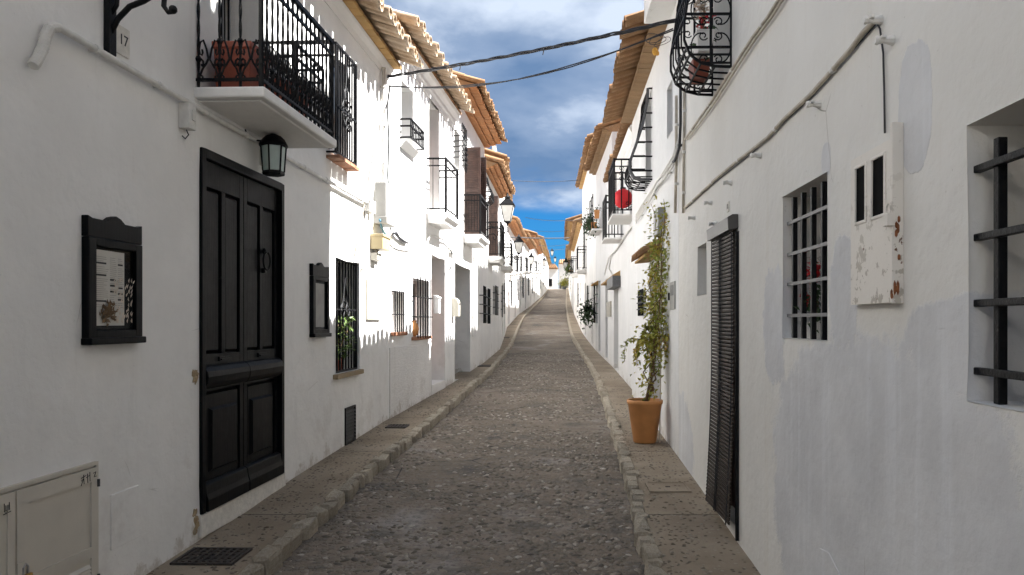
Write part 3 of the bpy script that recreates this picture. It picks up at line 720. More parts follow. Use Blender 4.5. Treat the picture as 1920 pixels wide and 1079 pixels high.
# lower grilled window with the plant, sill
u0, u1, z0, z1 = H.rect(627, 672, 627, 482, 702)
w = window(H, u0, u1, z0, z1, .26, nv=8, nh=1, n=.0, r=.0085, ext=.0, hz=[.555], frame='door', sill='rubble')
q = MB()                                                              # the flat iron surround and spearhead ornament
for (a, c, d, e) in ((u0, u0+.025, z0, z1), (u1-.025, u1, z0, z1), (u0, u1, z1-.025, z1), (u0, u1, z0, z0+.025)): q.box(a+.001, c-.001, .012, .045, d+.001, e-.001)
H.part('window_frame', q, 'iron', w)
um, zm = (u0+u1)/2, z0+(z1-z0)*.555
for sgn in (-1, 1):
    q = MB(); q.tube([(um+sgn*(.13*(1-k/8)+.003), .02, zm+.02+(.34*(k/8)**1.4)) for k in range(9)], .007, 4)
    for (xa, za, xb, zb_, bl) in ((.02, .02, .16, .03, .05), (.03, -.03, .15, -.02, -.05), (.03, .12, .10, .04, .03)):
        q.tube([(um+sgn*x, .02, zm+z) for x, z in cscroll(xa, za, xb, zb_, bl, .022)], .005, 4)
    H.part('iron_scroll', q, 'iron', w)
win_low = (u0, u1, z0, z1)

# upper grilled window beside the balcony, clay sill
u0, u1, z0, z1 = H.rect(629, 668, 629, 78, 286, .10)
H.hole(u0+.05, u1-.05, z0+.03, z1-.04, .10)
q = MB(); q.box(u0+.05, u1-.05, .06, .10, z0+.03, z1-.04); w = H.part('window', q, 'pane')
q = MB(); y = -.10
for (a, c, d, e) in ((u0, u0+.022, z0, z1), (u1-.022, u1, z0, z1), (u0+.023, u1-.023, z1-.022, z1), (u0+.023, u1-.023, z0, z0+.022)): q.box(a, c, y-.011, y+.011, d, e)
for z in (z0+.01, z1-.01):
    q.bar((u0+.01, y, z), (u0+.01, .03, z), .009); q.bar((u1-.01, y, z), (u1-.01, .03, z), .009)
H.part('window_frame', q, 'iron', w)
for i in range(8):
    q = MB(); uu = u0+(u1-u0)*(i+1)/9; q.bar((uu, y, z0+.02), (uu, y, z1-.02), .008); H.part('window_bar', q, 'iron', w)
for k in (.43,):
    q = MB(); q.bar((u0, y-.006, z0+(z1-z0)*k), (u1, y-.006, z0+(z1-z0)*k), .009); H.part('window_bar', q, 'iron', w)
for k in range(2):
    q = MB(); yy = -.01 if k == 0 else -.06; q.bar((u0+.01, -.055, z0+.04+k*0.4), (u0+.01, -.055, z1-.04), .006); H.part('window_bar', q, 'iron', w)
um, zm = (u0+u1)/2, z0+(z1-z0)*.43
for sgn in (-1, 1):
    q = MB()
    for (xa, za, xb, zb_, bl) in ((.02, .06, .17, .05, .07), (.02, -.06, .17, -.05, -.07), (.02, .28, .10, .14, .04), (.02, -.16, .12, -.12, -.05)):
        q.tube([(um+sgn*x, y-.012, zm+z) for x, z in cscroll(xa, za, xb, zb_, bl, .028)], .0055, 4)
    q.tube([(um+sgn*.09*(1-k/8), y-.012, zm+.14+.38*(k/8)) for k in range(9)], .006, 4)
    H.part('iron_scroll', q, 'iron', w)
for i in range(4):
    q = MB(); uu = u0+(u1-u0)*(i+.5)/4; hw = (u1-u0)/8-.004; q.box(uu-hw, uu+hw, -.145, .02, z0-.055-.004*(i % 2), z0-.022); H.part('brick', q, 'brick')

# balcony
ua = H.uz(364, 178)[0]; ub, zsb = H.uz(632, 281, .49); PJ = .49
zsb = (H.uz(364, 180)[1]+zsb)/2; zt = zsb+.075
H.hole(H.uz(413, 40)[0], H.uz(487, 40)[0], zt-.01, zt+1.72, .34)
B_ = H.part('balcony', slab(H, ua, ub, PJ, zt, .075, False), 'trim', bevel=.014)
q = MB(); q.prismx([(.0, zsb-.003), (-PJ+.05, zsb-.003), (-PJ+.06, zsb-.012), (0, zsb-.012)][::-1], ua+.06, ub-.06); H.part('soffit_panel', q, 'trim', B_)
a, c, f = ua+.03, ub-.03, -PJ+.035; zr = zt+.86
for z, h in ((zr, .015), (zr-.115, .009), (zt+.055, .010)):
    q = MB(); q.bar((a, .01, z), (a, f, z), h); q.bar((a-h, f, z), (c+h, f, z), h); q.bar((c, f, z), (c, .01, z), h); H.part('rail', q, 'iron', B_)
def twisted(x, y, za, zb_): 
    q = MB(); n = 26; q.tube([(x, y, za+(zb_-za)*i/n) for i in range(n+1)], .0108, 4, twist=.42); return q
for k in range(4):
    y = [-.015, f*.36, f*.68, f][k]
    q = twisted(a, y, zt, zr) if k < 3 else MB().tube([(c*0+a, f, zt), (a, f, zr+.03)], .019, 6)
    for zz_ in ((.16, .32) if k else (.20,)): q.lathe([(.012, -.02), (.022, 0), (.012, .02)], 6, (a, y, zt+zz_))
    H.part('baluster', q, 'iron', B_)
NB = 15
for k in range(NB):
    x = a+(c-a)*(k+1)/(NB+.6); q = twisted(x, f, zt, zr)
    if k % 2: q.lathe([(.011, -.02), (.02, 0), (.011, .02)], 6, (x, f, zt+.17))
    H.part('baluster', q, 'iron', B_)
q = MB().tube([(c, f, zt), (c, f, zr+.03)], .017, 6); H.part('baluster', q, 'iron', B_)
for (ya, yb) in ((-.015, f*.36), (f*.36, f*.68), (f*.68, f)):
    W2 = abs(yb-ya)/2; ym = (ya+yb)/2
    for sgn in (-1, 1):
        q = MB()
        if ya > -.1: segs = ((0.9, .02, .9, .34, .0, .0),)
        P2 = [(ym+sgn*W2*x, zt+z) for x, z in ((.06, .20), (.25, .27), (.55, .33), (.85, .315), (.95, .27), (.88, .235), (.70, .225), (.60, .245), (.66, .265))]
        P3 = [(ym+sgn*W2*x, zt+z) for x, z in ((.06, .20), (.30, .165), (.62, .13), (.9, .075), (.86, .05), (.66, .045), (.60, .075), (.72, .085))]
        P4 = [(ym+sgn*W2*x, zt+z) for x, z in ((.92, .185), (.75, .20), (.55, .185), (.52, .16), (.62, .15), (.72, .162))]
        for PP in (P2, P3, P4): q.tube([(a, yy, z) for yy, z in PP], .0075, 5)
        H.part('iron_scroll', q, 'iron', B_)
for k in range(NB):
    x0_ = a+(c-a)*(k+1)/(NB+.6); x1_ = a+(c-a)*k/(NB+.6); W2 = (x0_-x1_)/2; xm = (x0_+x1_)/2
    q = MB()
    for sgn in (-1, 1):
        sg = sgn if k % 2 else -sgn
        for PP in ([(.95, .30), (.6, .345), (.1, .33), (-.35, .28), (-.2, .235), (.3, .235), (.35, .27), (.0, .28)], [(.95, .19), (.4, .23), (-.3, .16), (-.7, .09), (-.2, .055), (.3, .075), (.1, .11)]):
            q.tube([(xm+sg*W2*x, f, zt+z) for x, z in PP], .005, 4)
    H.part('iron_scroll', q, 'iron', B_)
    q = MB(); q.tube([(xm+W2*.8*math.cos(t_), f, zr-.057+.045*math.sin(t_)) for t_ in [i*math.pi/6 for i in range(12)]]+[(xm+W2*.8, f, zr-.057)], .005, 4); H.part('iron_scroll', q, 'iron', B_)
# balcony door behind
du0, du1 = H.uz(413, 40)[0], H.uz(487, 40)[0]
q = MB(); q.box(du0, du1, .29, .36, zt-.01, zt+1.72); d_ = H.part('balcony_door', q, 'dark')
for i in range(6):
    q = MB(); uu = du0+.04+(du1-du0-.08)*i/5; q.bar((uu, .24, zt), (uu, .24, zt+1.70), .009); H.part('door_bar', q, 'iron', d_)

# roof, built tile by tile where it comes into view
roof(H, H.top, .20, vis=(H.L-4.6, H.L), courses=1, mat='tilew', cornice=1, tip=.24, cw=.19)
H.wall()

def planter(name, label, M0, b_, grp=None):
    t = thing(name, label, 'planter', M0.to_translation(), M0.to_euler().z, grp); return t
def MW(H, u, n, z): return Matrix.Translation(H.world(u, n, z)) @ Matrix.Rotation(H.rz, 4, 'Z')
t = thing('planter', 'square brick red planter box on the iron scroll balcony by the door', 'planter', H.world(ua+.30, .20, zt), H.rz, 'planters on the iron balcony')
b = MB(); b.lathe([(.19, 0), (.215, .02), (.235, .31), (.25, .315), (.25, .36), (.225, .36), (.21, .30)], 4, ph=math.pi/4, sy=.8); b.build('pot', M_['potbrown'], t, bevel=.008)
b = MB(); b.lathe([(.205, .30), (.2, .325)], 4, ph=math.pi/4, sy=.8); b.build('soil', M_['soil'], t)
t = thing('planter', 'dark six sided clay planter standing in the iron stand on the balcony', 'planter', H.world(ua+1.02, .24, zt+.03), H.rz, 'planters on the iron balcony')
b = MB(); b.lathe([(.13, 0), (.15, .02), (.19, .24), (.21, .245), (.21, .29), (.18, .29), (.17, .24)], 6); b.build('pot', M_['potbrown'], t, bevel=.006)
b = MB(); b.lathe([(.168, .24), (.16, .265)], 6); b.build('soil', M_['soil'], t)
t = thing('plant_stand', 'black iron plant stand with a frieze of rings on the balcony', 'plant stand', H.world(ua+1.02, .24, zt), H.rz)
b = MB()
for x in (-.3, .3):
    pass
for x in (-.32, .32):
    for y in (-.19, .19): q = MB(); q.bar((x, y, 0), (x, y, .56), .010); q.build('leg', M_['iron'], t)
q = MB()
for z in (.56, .45, .02):
    q = MB(); q.bar((-.32, -.19, z), (.32, -.19, z), .009); q.bar((-.32, .19, z), (.32, .19, z), .009); q.bar((-.32, -.19, z), (-.32, .19, z), .009); q.bar((.32, -.19, z), (.32, .19, z), .009); q.build('frame', M_['iron'], t)
for y in (-.19, .19):
    for k in range(5):
        q = MB(); cx_ = -.25+k*.125; q.tube([(cx_+.05*math.cos(i*math.pi/7), y, .505+.048*math.sin(i*math.pi/7)) for i in range(15)], .005, 4); q.build('ring', M_['iron'], t)

# menu cases
def menu_case(label, pa, pb, pr, pt, pbm, big):
    u0, u1, z0, z1 = H.rect(pa, pb, pr, pt, pbm); w = u1-u0; h = z1-z0; t = mount(H, 'menu_case', label, 'menu case', (u0+u1)/2, z0, 0, 'black menu cases on the white wall'); x = w/2; D = .042
    zt_ = h*.80; fr = w*.13
    b = MB(); b.box(-x, -x+fr, -D, 0, 0, zt_).box(x-fr, x, -D, 0, 0, zt_).box(-x+fr, x-fr, -D, 0, 0, fr*.9).box(-x+fr, x-fr, -D, 0, zt_-fr*.7, zt_).box(-x+fr, x-fr, -.02, 0, fr*.9, zt_-fr*.7)
    b.build('frame', M_['door'], t, bevel=.006)
    n = 12; top = []
    for i in range(n+1):
        s_ = -1+2*i/n; k = abs(s_); zz_ = h*.965 - h*.02*(math.cos(k*math.pi)+1)*0 - (.012*w/.5 if .25 < k < .9 else 0)
        if k < .24: zz_ = h*(.97+.03*math.cos(k/.24*math.pi/2))
        top.append((s_*x, zz_))
    b = MB(); b.prism([(-x, zt_+.002), (x, zt_+.002)]+[(p, z) for p, z in reversed(top)], -D*.92, 0); b.build('crest', M_['door'], t, bevel=.004)
    b = MB(); b.box(-x-.006, x+.006, -D-.02, 0, -.022, .016); b.build('ledge', M_['door'], t, bevel=.006)
    gx, g0, g1 = x-fr-.004, fr*.9+.004, zt_-fr*.7-.004
    b = MB(); b.box(-gx, gx, -D*.55, -D*.50, g0, g1)
    gm = NT('menu_case_glass'); gm.b.inputs['Transmission Weight'].default_value = 1.0; gm.b.inputs['IOR'].default_value = 1.12; b.build('glass', gm.out((.9, .92, .92), .03), t)
    if big:
        b = MB(); b.box(-gx+.012, gx*.52, -.024, -.021, g0+.02, g1-.012); sh = b.build('menu_sheet', plain('menu_paper', (.56, .54, .49), .8, .05), t)
        rnd = random.Random(3); b = MB(); hd = MB()
        for ci, (xa, xc) in enumerate(((-gx+.022, -gx*.30), (-gx*.22, gx*.12), (gx*.18, gx*.48))):
            z = g1-.05; 
            while z > g0+.12:
                if rnd.random() < .16: hd.box(xa, xa+(xc-xa)*.8, -.0262, -.0245, z-.006, z+.004); z -= .022
                else: b.box(xa, xa+(xc-xa)*rnd.uniform(.55, 1), -.0262, -.0245, z-.0012, z+.0012); z -= .011
        tag(b.build('print_line', plain('grey_print', (.28, .26, .24), .8), sh), kind='stuff'); tag(hd.build('print_heading', M_['black'], sh), kind='stuff')
        b = MB(); rnd = random.Random(9)
        for _ in range(90): b.leaf((-gx*.35+rnd.gauss(0, .03), -.030+rnd.uniform(-.004, .004), g0+.09+rnd.gauss(0, .03)), (rnd.uniform(-1, 1), 0, rnd.uniform(-.3, 1)), (0, 1, 0), .035, .018)
        tag(b.build('dried_flower', M_['stem'], t), kind='stuff')
        b = MB(); rnd = random.Random(4)
        for _ in range(70): b.leaf((rnd.uniform(-gx*.1, gx*.95), -.030+rnd.uniform(-.004, .004), g0+.03+rnd.random()**1.5*.24), (rnd.uniform(-.6, .6), 0, 1), (0, 1, 0), .03, .012)
        tag(b.build('dried_flower', M_['dryflower'], t), kind='stuff')
    else:
        b = MB(); b.box(-gx+.01, gx*.7, -.024, -.021, g0+.02, g1-.02); b.build('menu_sheet', plain('dim_menu_paper', (.34, .33, .31), .8, .25, 4), t)
    return t
menu_case('large black menu case with arched crest, left of the black door', 152, 255, 152, 394, 640, True)
menu_case('small narrow black menu case right of the black door', 580, 611, 580, 489, 629, False)

# louvred vent low on the wall
u0, u1, z0, z1 = H.rect(646, 665, 646, 766, 836); t = mount(H, 'wall_vent', 'black louvred vent low on the wall below the plant window', 'vent', (u0+u1)/2, z0); x = (u1-u0)/2; h = z1-z0
b = MB(); b.box(-x, -x+.018, -.016, .0, 0, h).box(x-.018, x, -.016, 0, 0, h).box(-x+.018, x-.018, -.016, 0, 0, .018).box(-x+.018, x-.018, -.016, 0, h-.018, h).box(-x+.018, x-.018, -.003, 0, .018, h-.018); b.build('frame', M_['iron'], t)
for k in range(9):
    q = MB(); z = .024+(h-.05)*k/9; q.prismx([(-.004, z+.03), (-.018, z+.004), (-.018, z), (-.004, z+.022)], -x+.02, x-.02); q.build('slat', M_['iron'], t)

# wrought iron sign bracket, cut by the picture's top
u0, u1, z0, z1 = H.rect(189, 212, 189, -120, 97); uc = (u0+u1)/2; t = mount(H, 'sign_bracket', 'black wrought iron bracket with a scroll and hanging finial above the menu case', 'bracket', uc, z0); h = z1-z0
b = MB(); b.box(-.035, .035, -.035, 0, 0, h); b.build('back_plate', M_['iron'], t, bevel=.006)
b = MB(); b.tube([(0, -.02, .12), (0, -.06, .20), (0, -.13, .27), (0, -.21, .30), (0, -.26, .33), (0, -.30, .39)], .016, 6); b.build('scroll', M_['iron'], t, smooth=True)
b = MB(); b.tube([(0, -.46, .46)]+[(0, -y, z) for y, z in ((.38, .40), (.33, .33), (.325, .27), (.35, .235), (.38, .245))], [.014]*5+[.02], 6); b.ball((0, -.378, .250), .024); b.build('scroll', M_['iron'], t, smooth=True)
b = MB(); b.tube([(0, -.02, .22), (0, -.055, .28), (0, -.06, .34), (0, -.03, .37), (0, -.005, .36)], .013, 6); b.build('scroll', M_['iron'], t, smooth=True)
b = MB(); b.bar((0, 0, h-.08), (0, -.62, h-.08), .016); b.tube([(0, -.30, .39), (0, -.46, .47), (0, -.58, h-.08)], .012, 6); b.build('arm', M_['iron'], t)
b = MB(); b.lathe([(.006, -.0), (.02, .012), (.045, .045), (.05, .075), (.03, .10), (.012, .12), (.01, h-.40)], 8, (0, -.56, .315)); b.build('finial', M_['iron'], t, smooth=True)
# number plates
u0, u1, z0, z1 = H.rect(214, 240, 214, 50, 97); t = mount(H, 'number_plate', 'white tile number plate reading 17 beside the iron bracket', 'number plate', (u0+u1)/2, z0); w_ = u1-u0
b = MB(); b.box(-w_/2, w_/2, -.012, 0, 0, w_*1.28); b.build('plate', M_['mortar'], t, bevel=.003); text('numeral', '17', w_*.66, M_['black'], t, (0.004, -.0125, w_*.66))
u0, z0 = H.uz(491, 312); t = mount(H, 'number_plate', 'small white number plate reading 4 behind the green glass lantern', 'number plate', u0, z0)
b = MB(); b.box(-.045, .045, -.010, 0, 0, .13); b.build('plate', M_['mortar'], t, bevel=.003); text('numeral', '4', .105, M_['black'], t, (-.006, -.0105, .065))

# lantern over the door
ul, zl = H.uz(513, 329, .15); t = mount(H, 'wall_lantern', 'black lantern with green glass panes hanging under the balcony', 'lantern', ul, zl, .15); hl = zsb-zl; t.scale = (.98, .98, 1.0)
b = MB(); b.lathe([(.07, .0), (.085, .0), (.09, .012), (.088, .03), (.07, .036)], 6); b.build('base', M_['iron'], t)
b = MB(); b.lathe([(.115, .232), (.118, .245), (.108, .262), (.092, .29), (.06, .318), (.028, .33), (.012, .345), (.014, .36), (.006, .375), (.008, hl)], 12); b.build('cap', M_['iron'], t, smooth=True)
for k in range(6):
    an = k*math.pi/3; q = MB(); q.bar((.084*math.cos(an), .084*math.sin(an), .03), (.100*math.cos(an), .100*math.sin(an), .236), .0055); q.build('post', M_['iron'], t)
    an2 = an+math.pi/3; q = MB(); q.add([(.081*math.cos(an), .081*math.sin(an), .036), (.081*math.cos(an2), .081*math.sin(an2), .036), (.096*math.cos(an2), .096*math.sin(an2), .232), (.096*math.cos(an), .096*math.sin(an), .232), (.078*math.cos(an), .078*math.sin(an), .036), (.078*math.cos(an2), .078*math.sin(an2), .036), (.093*math.cos(an2), .093*math.sin(an2), .232), (.093*math.cos(an), .093*math.sin(an), .232)], [(0,1,2,3),(7,6,5,4),(0,4,5,1),(3,2,6,7),(1,5,6,2),(0,3,7,4)]); q.build('pane', M_['greenglass'], t)
b = MB(); b.tube([(0, 0, hl-.03), (-.03, .04, hl-.075), (-.10, .10, hl-.085), (-.18, .145, hl-.05), (-.2, .15, hl-.02)], .007, 6); b.build('arm', M_['iron'], t, smooth=True)

# conduit, hose and boxes
hp = wallpath(H, [(62, 124), (70, 112), (80, 92), (86, 68), (94, 52), (108, 52)], .045)
t = thing('flexible_hose', 'white ribbed hose curling down at the left end of the conduit', 'hose', H.world(hp[0][0], 0, hp[0][2]), H.rz); b = MB()
fine = []
for p, q in zip(hp, hp[1:]):
    for k in range(9): fine.append(Vector(p).lerp(Vector(q), k/9) - Vector((hp[0][0], 0, hp[0][2])))
b.tube(fine, [.024+.0035*(i % 2) for i in range(len(fine))], 10); b.build('tube', M_['pipe'], t)
wall_tube(H, 'conduit', 'long white conduit running along the wall from the hose to the junction box', 'conduit', [(106, 49), (240, 128), (372, 203), (520, 286), (690, 382)], .019, 'pipe', .038, clips=9)
wall_tube(H, 'conduit', 'short white conduit dropping from the junction box beside the yellow box', 'conduit', [(687, 392), (686, 470), (684, 497), (680, 505)], .016, 'pipe', .03, clips=2)
def box_on(H, name, label, cat, r_, dep, mat, bev=.006, grp=None, zoff=0):
    u0, u1, z0, z1 = r_; t = mount(H, name, label, cat, (u0+u1)/2, z0, 0, grp); b = MB(); b.box(-(u1-u0)/2, (u1-u0)/2, -dep, 0, 0, z1-z0); b.build('housing', M_[mat], t, bevel=bev); return t, u1-u0, z1-z0
t, w_, h_ = box_on(H, 'junction_box', 'little white junction box under the conduit left of the door', 'junction box', H.rect(334, 348, 334, 192, 240), .075, 'pipe')
q = MB(); q.box(-w_*.2, w_*.25, -.085, -.076, h_*.35, h_*.75); q.build('cover', M_['pipe'], t); q = MB(); q.tube([(0, -.03, 0), (.02, -.035, -.03), (.005, -.02, -.06), (-.015, -.01, -.045)], .004, 5); q.build('wire', M_['wire'], t)
t, w_, h_ = box_on(H, 'junction_box', 'white junction box where the conduit ends near the cable box', 'junction box', H.rect(681, 693, 681, 372, 396), .08, 'pipe')
q = MB(); q.tube([(-w_*.2, -.082, h_*.45), (-w_*.2, -.078, h_*.45)], .012, 8); q.build('plug', M_['wire'], t)
t, w_, h_ = box_on(H, 'cable_box', 'tall grey cable box below the white riser pipe', 'cable box', H.rect(700, 718, 700, 340, 412), .17, 'plastic', .02)
q = MB(); q.box(-w_/2-.008, w_/2+.008, -.178, 0, -.05, .04); q.build('base', M_['plastic'], t, bevel=.008); q = MB(); q.box(-w_*.3, w_*.3, -.174, -.168, h_*.55, h_*.75); q.build('label_plate', M_['cream'], t)
t, w_, h_ = box_on(H, 'cable_box', 'yellowed square cable box under the tall grey one', 'cable box', H.rect(694, 709, 694, 440, 467), .16, 'yellow', .006)
q = MB(); q.box(-w_/2-.012, w_/2+.012, -.172, 0, h_*.86, h_*1.05); q.build('lid', M_['yellow'], t, bevel=.006)
box_on(H, 'junction_box', 'little cream junction box at the foot of the yellow cable box', 'junction box', H.rect(694, 703, 694, 474, 488), .09, 'cream')
wall_tube(H, 'riser_pipe', 'white pipe running from the eave down to the grey cable box', 'pipe', [(720, 128), (719, 240), (716, 340)], .028, 'pipe', .05, clips=3)
wall_tube(H, 'cable', 'thick black cable hanging down beside the white riser pipe', 'cable', [(731, 162), (726, 200), (729, 260), (727, 330), (730, 375), (728, 410), (733, 432)], .012, 'wire', .06, clips=0)
wall_tube(H, 'cable', 'thin grey cable slanting from the riser pipe to the plant window', 'cable', [(717, 178), (700, 300), (676, 420), (662, 485)], .005, 'pipeb', .03)
wall_tube(H, 'cable', 'thin pale cable slanting down to the meter panel', 'cable', [(718, 205), (704, 330), (690, 440), (676, 530)], .004, 'pipe', .03)
wall_tube(H, 'cable', 'blue cable loop leaving the base of the grey cable box', 'cable', [(712, 412), (716, 428), (722, 440), (730, 446)], .014, 'bluewire', .09)
wall_tube(H, 'cable', 'white cable loop drooping from the yellow box to the wall', 'cable', [(704, 486), (709, 470), (718, 455), (727, 447), (735, 436)], .008, 'pipeb', .06)
rg = [(736, 438), (742, 437), (748, 446), (755, 452), (764, 456)]
wall_tube(H, 'cable', 'knobbly black splice of cable right of the blue loop', 'cable', rg, [.02, .026, .022, .026, .018], 'wire', .05)
wall_tube(H, 'cable', 'limewashed cable swagging under the black splice', 'cable', [(730, 448), (742, 462), (752, 468), (770, 472), (780, 480), (790, 491), (797, 484), (802, 474)], .011, 'pipe', .035)
t, w_, h_ = box_on(H, 'meter_panel', 'flat cream meter panel on the sunlit wall with two small windows', 'meter panel', H.rect(685, 711, 685, 523, 600), .03, 'cream', .005)
for k in (-.22, .20):
    q = MB(); q.box(w_*(k-.12), w_*(k+.12), -.034, -.029, h_*.66, h_*.86); q.build('window', M_['plastic'], t, bevel=.003)
# steel cabinet with two doors, bottom left
ur, zt_ = H.uz(174, 872); ud, _ = H.uz(20, 920); w_ = ur-ud; gz = H.ground(ud); z0 = gz+.10; z1 = zt_
t = mount(H, 'utility_cabinet', 'beige two door steel utility cabinet set in the wall with a padlock', 'utility cabinet', ud, z0); h = z1-z0
b = MB(); F = .018
for (xa, xc, za, zc) in ((-w_-F, w_+F, h, h+F), (-w_-F, w_+F, -F, 0), (-w_-F, -w_, .001, h-.001), (w_, w_+F, .001, h-.001)): b.box(xa, xc, -.02, 0, za, zc)
b.box(-w_, w_, -.004, 0, 0, h); b.build('frame', M_['beige'], t)
for k, xa in enumerate((-w_+.005, .005)):
    xc = xa+w_-.012; q = MB(); s_ = w_*.125
    q.box(xa, xa+s_, -.028, -.005, .01, h-.01).box(xc-s_*.6, xc, -.028, -.005, .01, h-.01).box(xa+s_, xc-s_*.6, -.028, -.005, h-.01-s_, h-.01).box(xa+s_, xc-s_*.6, -.028, -.005, .01, s_*.5)
    q.box(xa+s_, xc-s_*.6, -.028, -.005, h*.30, h*.30+s_*.75).box(xa+s_, xc-s_*.6, -.020, -.005, s_*.5, h-.01-s_); dd = q.build('cabinet_door', M_['beige'], t)
    for j in range(7):
        q = MB(); z = h*.05+.012+j*h*.026; q.prismx([(-.019, z+.018), (-.034, z), (-.034, z+.004), (-.019, z+.022)], xc-s_*.6-w_*.40, xc-s_*.6-.012); q.build('slat', M_['beige'], dd)
for hz_ in (.86, .12):
    q = MB(); q.tube([(w_+.004, -.030, h*hz_-.02), (w_+.004, -.030, h*hz_+.02)], .008, 6); q.build('hinge', M_['wire'], t)
pz = h*.30+.02
q = MB(); q.tube([(.035, -.034, pz+.055), (.035, -.034, pz+.09), (.05, -.034, pz+.105), (.065, -.034, pz+.09), (.065, -.034, pz+.055)], .005, 6); q.build('shackle', M_['steel'], t); q = MB(); q.box(.02, .078, -.052, -.030, pz, pz+.058); q.build('padlock', M_['brass'], t, bevel=.006)
q = MB(); q.box(.004, .05, -.033, -.0285, pz+.04, pz+.12); q.build('hasp', M_['beige'], t)
q = MB(); gx, gz_ = w_*.80, h-.03
for st in ([(0,0),(.004,-.05)], [(-.02,-.015),(.02,-.008)], [(-.018,-.03),(.0,-.02),(-.02,-.055)], [(.03,0),(.034,-.05)], [(.022,-.02),(.05,-.012)], [(.05,.004),(.052,-.045)], [(.08,-.008),(.10,-.002),(.085,-.03),(.105,-.028)]):
    q.tube([(gx+x*1.0, -.0285, gz_+z) for x, z in st], .0024, 4)
q.build('scribble', M_['black'], t)
q = MB()
for st in ([(-.03,0),(-.028,-.04)], [(-.02,-.01),(-.02,-.035),(-.008,-.035),(-.008,-.01)], [(0,0),(.002,-.036)], [(-.034,-.05),(.01,-.044)]): q.tube([(-.045+x, -.0285, h-.05+z) for x, z in st], .0024, 4)
q.build('scribble', M_['black'], t)
# plastered over hatch
u0, u1, z0, z1 = H.rect(207, 258, 258, 910, 1008); q = MB(); q.box(u0, u1, -.007, .001, z0, z1); H.part('wall_hatch', q, H.mat, bevel=.003)

# ---- second left house
L2 = House('L', 10.3, -2.30, 14.9, -2.01, 4.12, 'white house with the plain barred balcony and roughcast base past the riser pipe', mat='plaster_c')
H = L2
u0, u1, z0, z1 = H.rect(734, 756, 756, 547, 622); window(H, u0, u1, z0, z1, .25, nv=5, nh=2, n=.03, r=.008, ext=.03, frame='pinkin', hz=[.42, .96], sill='brick')
u0, u1, z0, z1 = H.rect(773, 803, 773, 521, 632); wg = window(H, u0, u1, z0, z1, .25, nv=6, nh=2, n=.06, r=.009, ext=.03, frame='pinkin', hz=[.34, .68], sill='brick', ext_v=.03); WG = (u0, u1, z0, z1)
u0, u1, z0, z1 = H.rect(808, 833, 808, 477, 722); door(H, u0, u1, max(z0, H.ground(u0)+.12), z1, .38, 'brown', 1)
q = MB(); gz = H.ground(u0); q.box(u0-.02, u1+.02, -.02, .3, gz-.2, max(z0, gz+.12)-.003); H.part('doorstep', q, 'trim', bevel=.01)
# roughcast dado in pieces between the openings
ud0, ud1 = .06, u0-.03; q = MB(); zt0 = H.uz(812, 640)[1]
q.box(ud0, ud1, -.016, .002, -.5, zt0-.02); H.part('dado', q, 'rough', bevel=.01)
# upper: juliet window, tall balcony door, barred balcony
u0, u1, z0, z1 = H.rect(751, 773, 751, 146, 262); H.hole(u0, u1, z0, z1, .3); q = MB(); q.box(u0, u1, .26, .3, z0, z1); w = H.part('window', q, 'pane')
q = MB(); yb = -.16; zr = H.uz(749, 201, .16)[1]; zb_ = H.uz(749, 237, .16)[1]; a, c = u0-.03, u1+.10
for z in (zr, zr-.10, zb_): q = MB(); q.bar((a, .01, z), (a, yb, z), .012); q.bar((a, yb, z), (c, yb, z), .012); q.bar((c, yb, z), (c, .01, z), .012); H.part('rail', q, 'iron', w)
for i in range(10):
    q = MB(); uu = a+(c-a)*i/9; q.bar((uu, yb, zb_), (uu, yb, zr), .008); H.part('baluster', q, 'iron', w)
q = MB(); q.prismx([(0, z0-.02), (-.10, z0-.02), (-.02, z0-.12), (0, z0-.12)][::-1], u0-.06, u1+.06); H.part('sill', q, 'trim', w, bevel=.01)
u0, z_ = H.uz(799, 398); zt = H.uz(799, 399)[1]; u1 = H.uz(861, 418, .35)[0]
a, _ = H.uz(804, 300); c, _ = H.uz(822, 300); zh = H.uz(804, 178)[1]; door(H, a, c, zt, min(zh, H.top-.3), .30, 'brown', 1)
balcony(H, u0, u1, .36, zt, H.uz(799, 297)[1]-zt, .17, nb=7, ns=2, rr=.0045)
roof(H, H.top, .16, vis=(0, H.L), courses=1, mat='tilew', smat='tile', cornice=2, cw=.15, tip=.22)
H.wall()
t = thing('mailbox', 'white letter box on the corner of the first door recess', 'mailbox', H.world(H.uz(814, 588)[0], 0.0, H.uz(814, 588)[1]), H.rz, 'letter boxes beside the left doors')
b = MB(); b.box(-.07, .07, -.10, 0, 0, .26); b.prismx([(.0, .262), (-.115, .262), (-.12, .275), (-.05, .315), (0, .315)], -.085, .085); b.build('box', M_['solar'], t, bevel=.006); q = MB(); q.box(-.05, .05, -.104, -.099, .20, .215); q.build('slot', M_['black'], t)
um, zm = H.uz(849, 594); t = thing('mailbox', 'cream letter box with curved lid between the two door recesses', 'mailbox', H.world(um, 0, zm), H.rz, 'letter boxes beside the left doors')
b = MB(); b.prismx([(0, 0), (-.13, 0), (-.135, .25), (-.115, .33), (-.06, .37), (0, .38)], -.11, .11); b.build('box', M_['cream'], t, bevel=.012); q = MB(); q.box(-.09, .09, -.142, -.132, .24, .26); q.build('slot', M_['black'], t)
u0, u1, z0, z1 = H.rect(836, 841, 836, 554, 584); t, w_, h_ = box_on(H, 'nameplate', 'small white framed plate on the wall between the door recesses', 'plaque', (u0, u1, z0, z1), .014, 'trim', .003); q = MB(); q.box(-w_*.32, w_*.32, -.017, -.0135, h_*.1, h_*.9); q.build('panel', M_['plastic'], t)
box_on(H, 'doorbell', 'small grey bell plate inside the first door recess', 'doorbell', H.rect(815, 819, 815, 572, 580), .02, 'steel', .003)
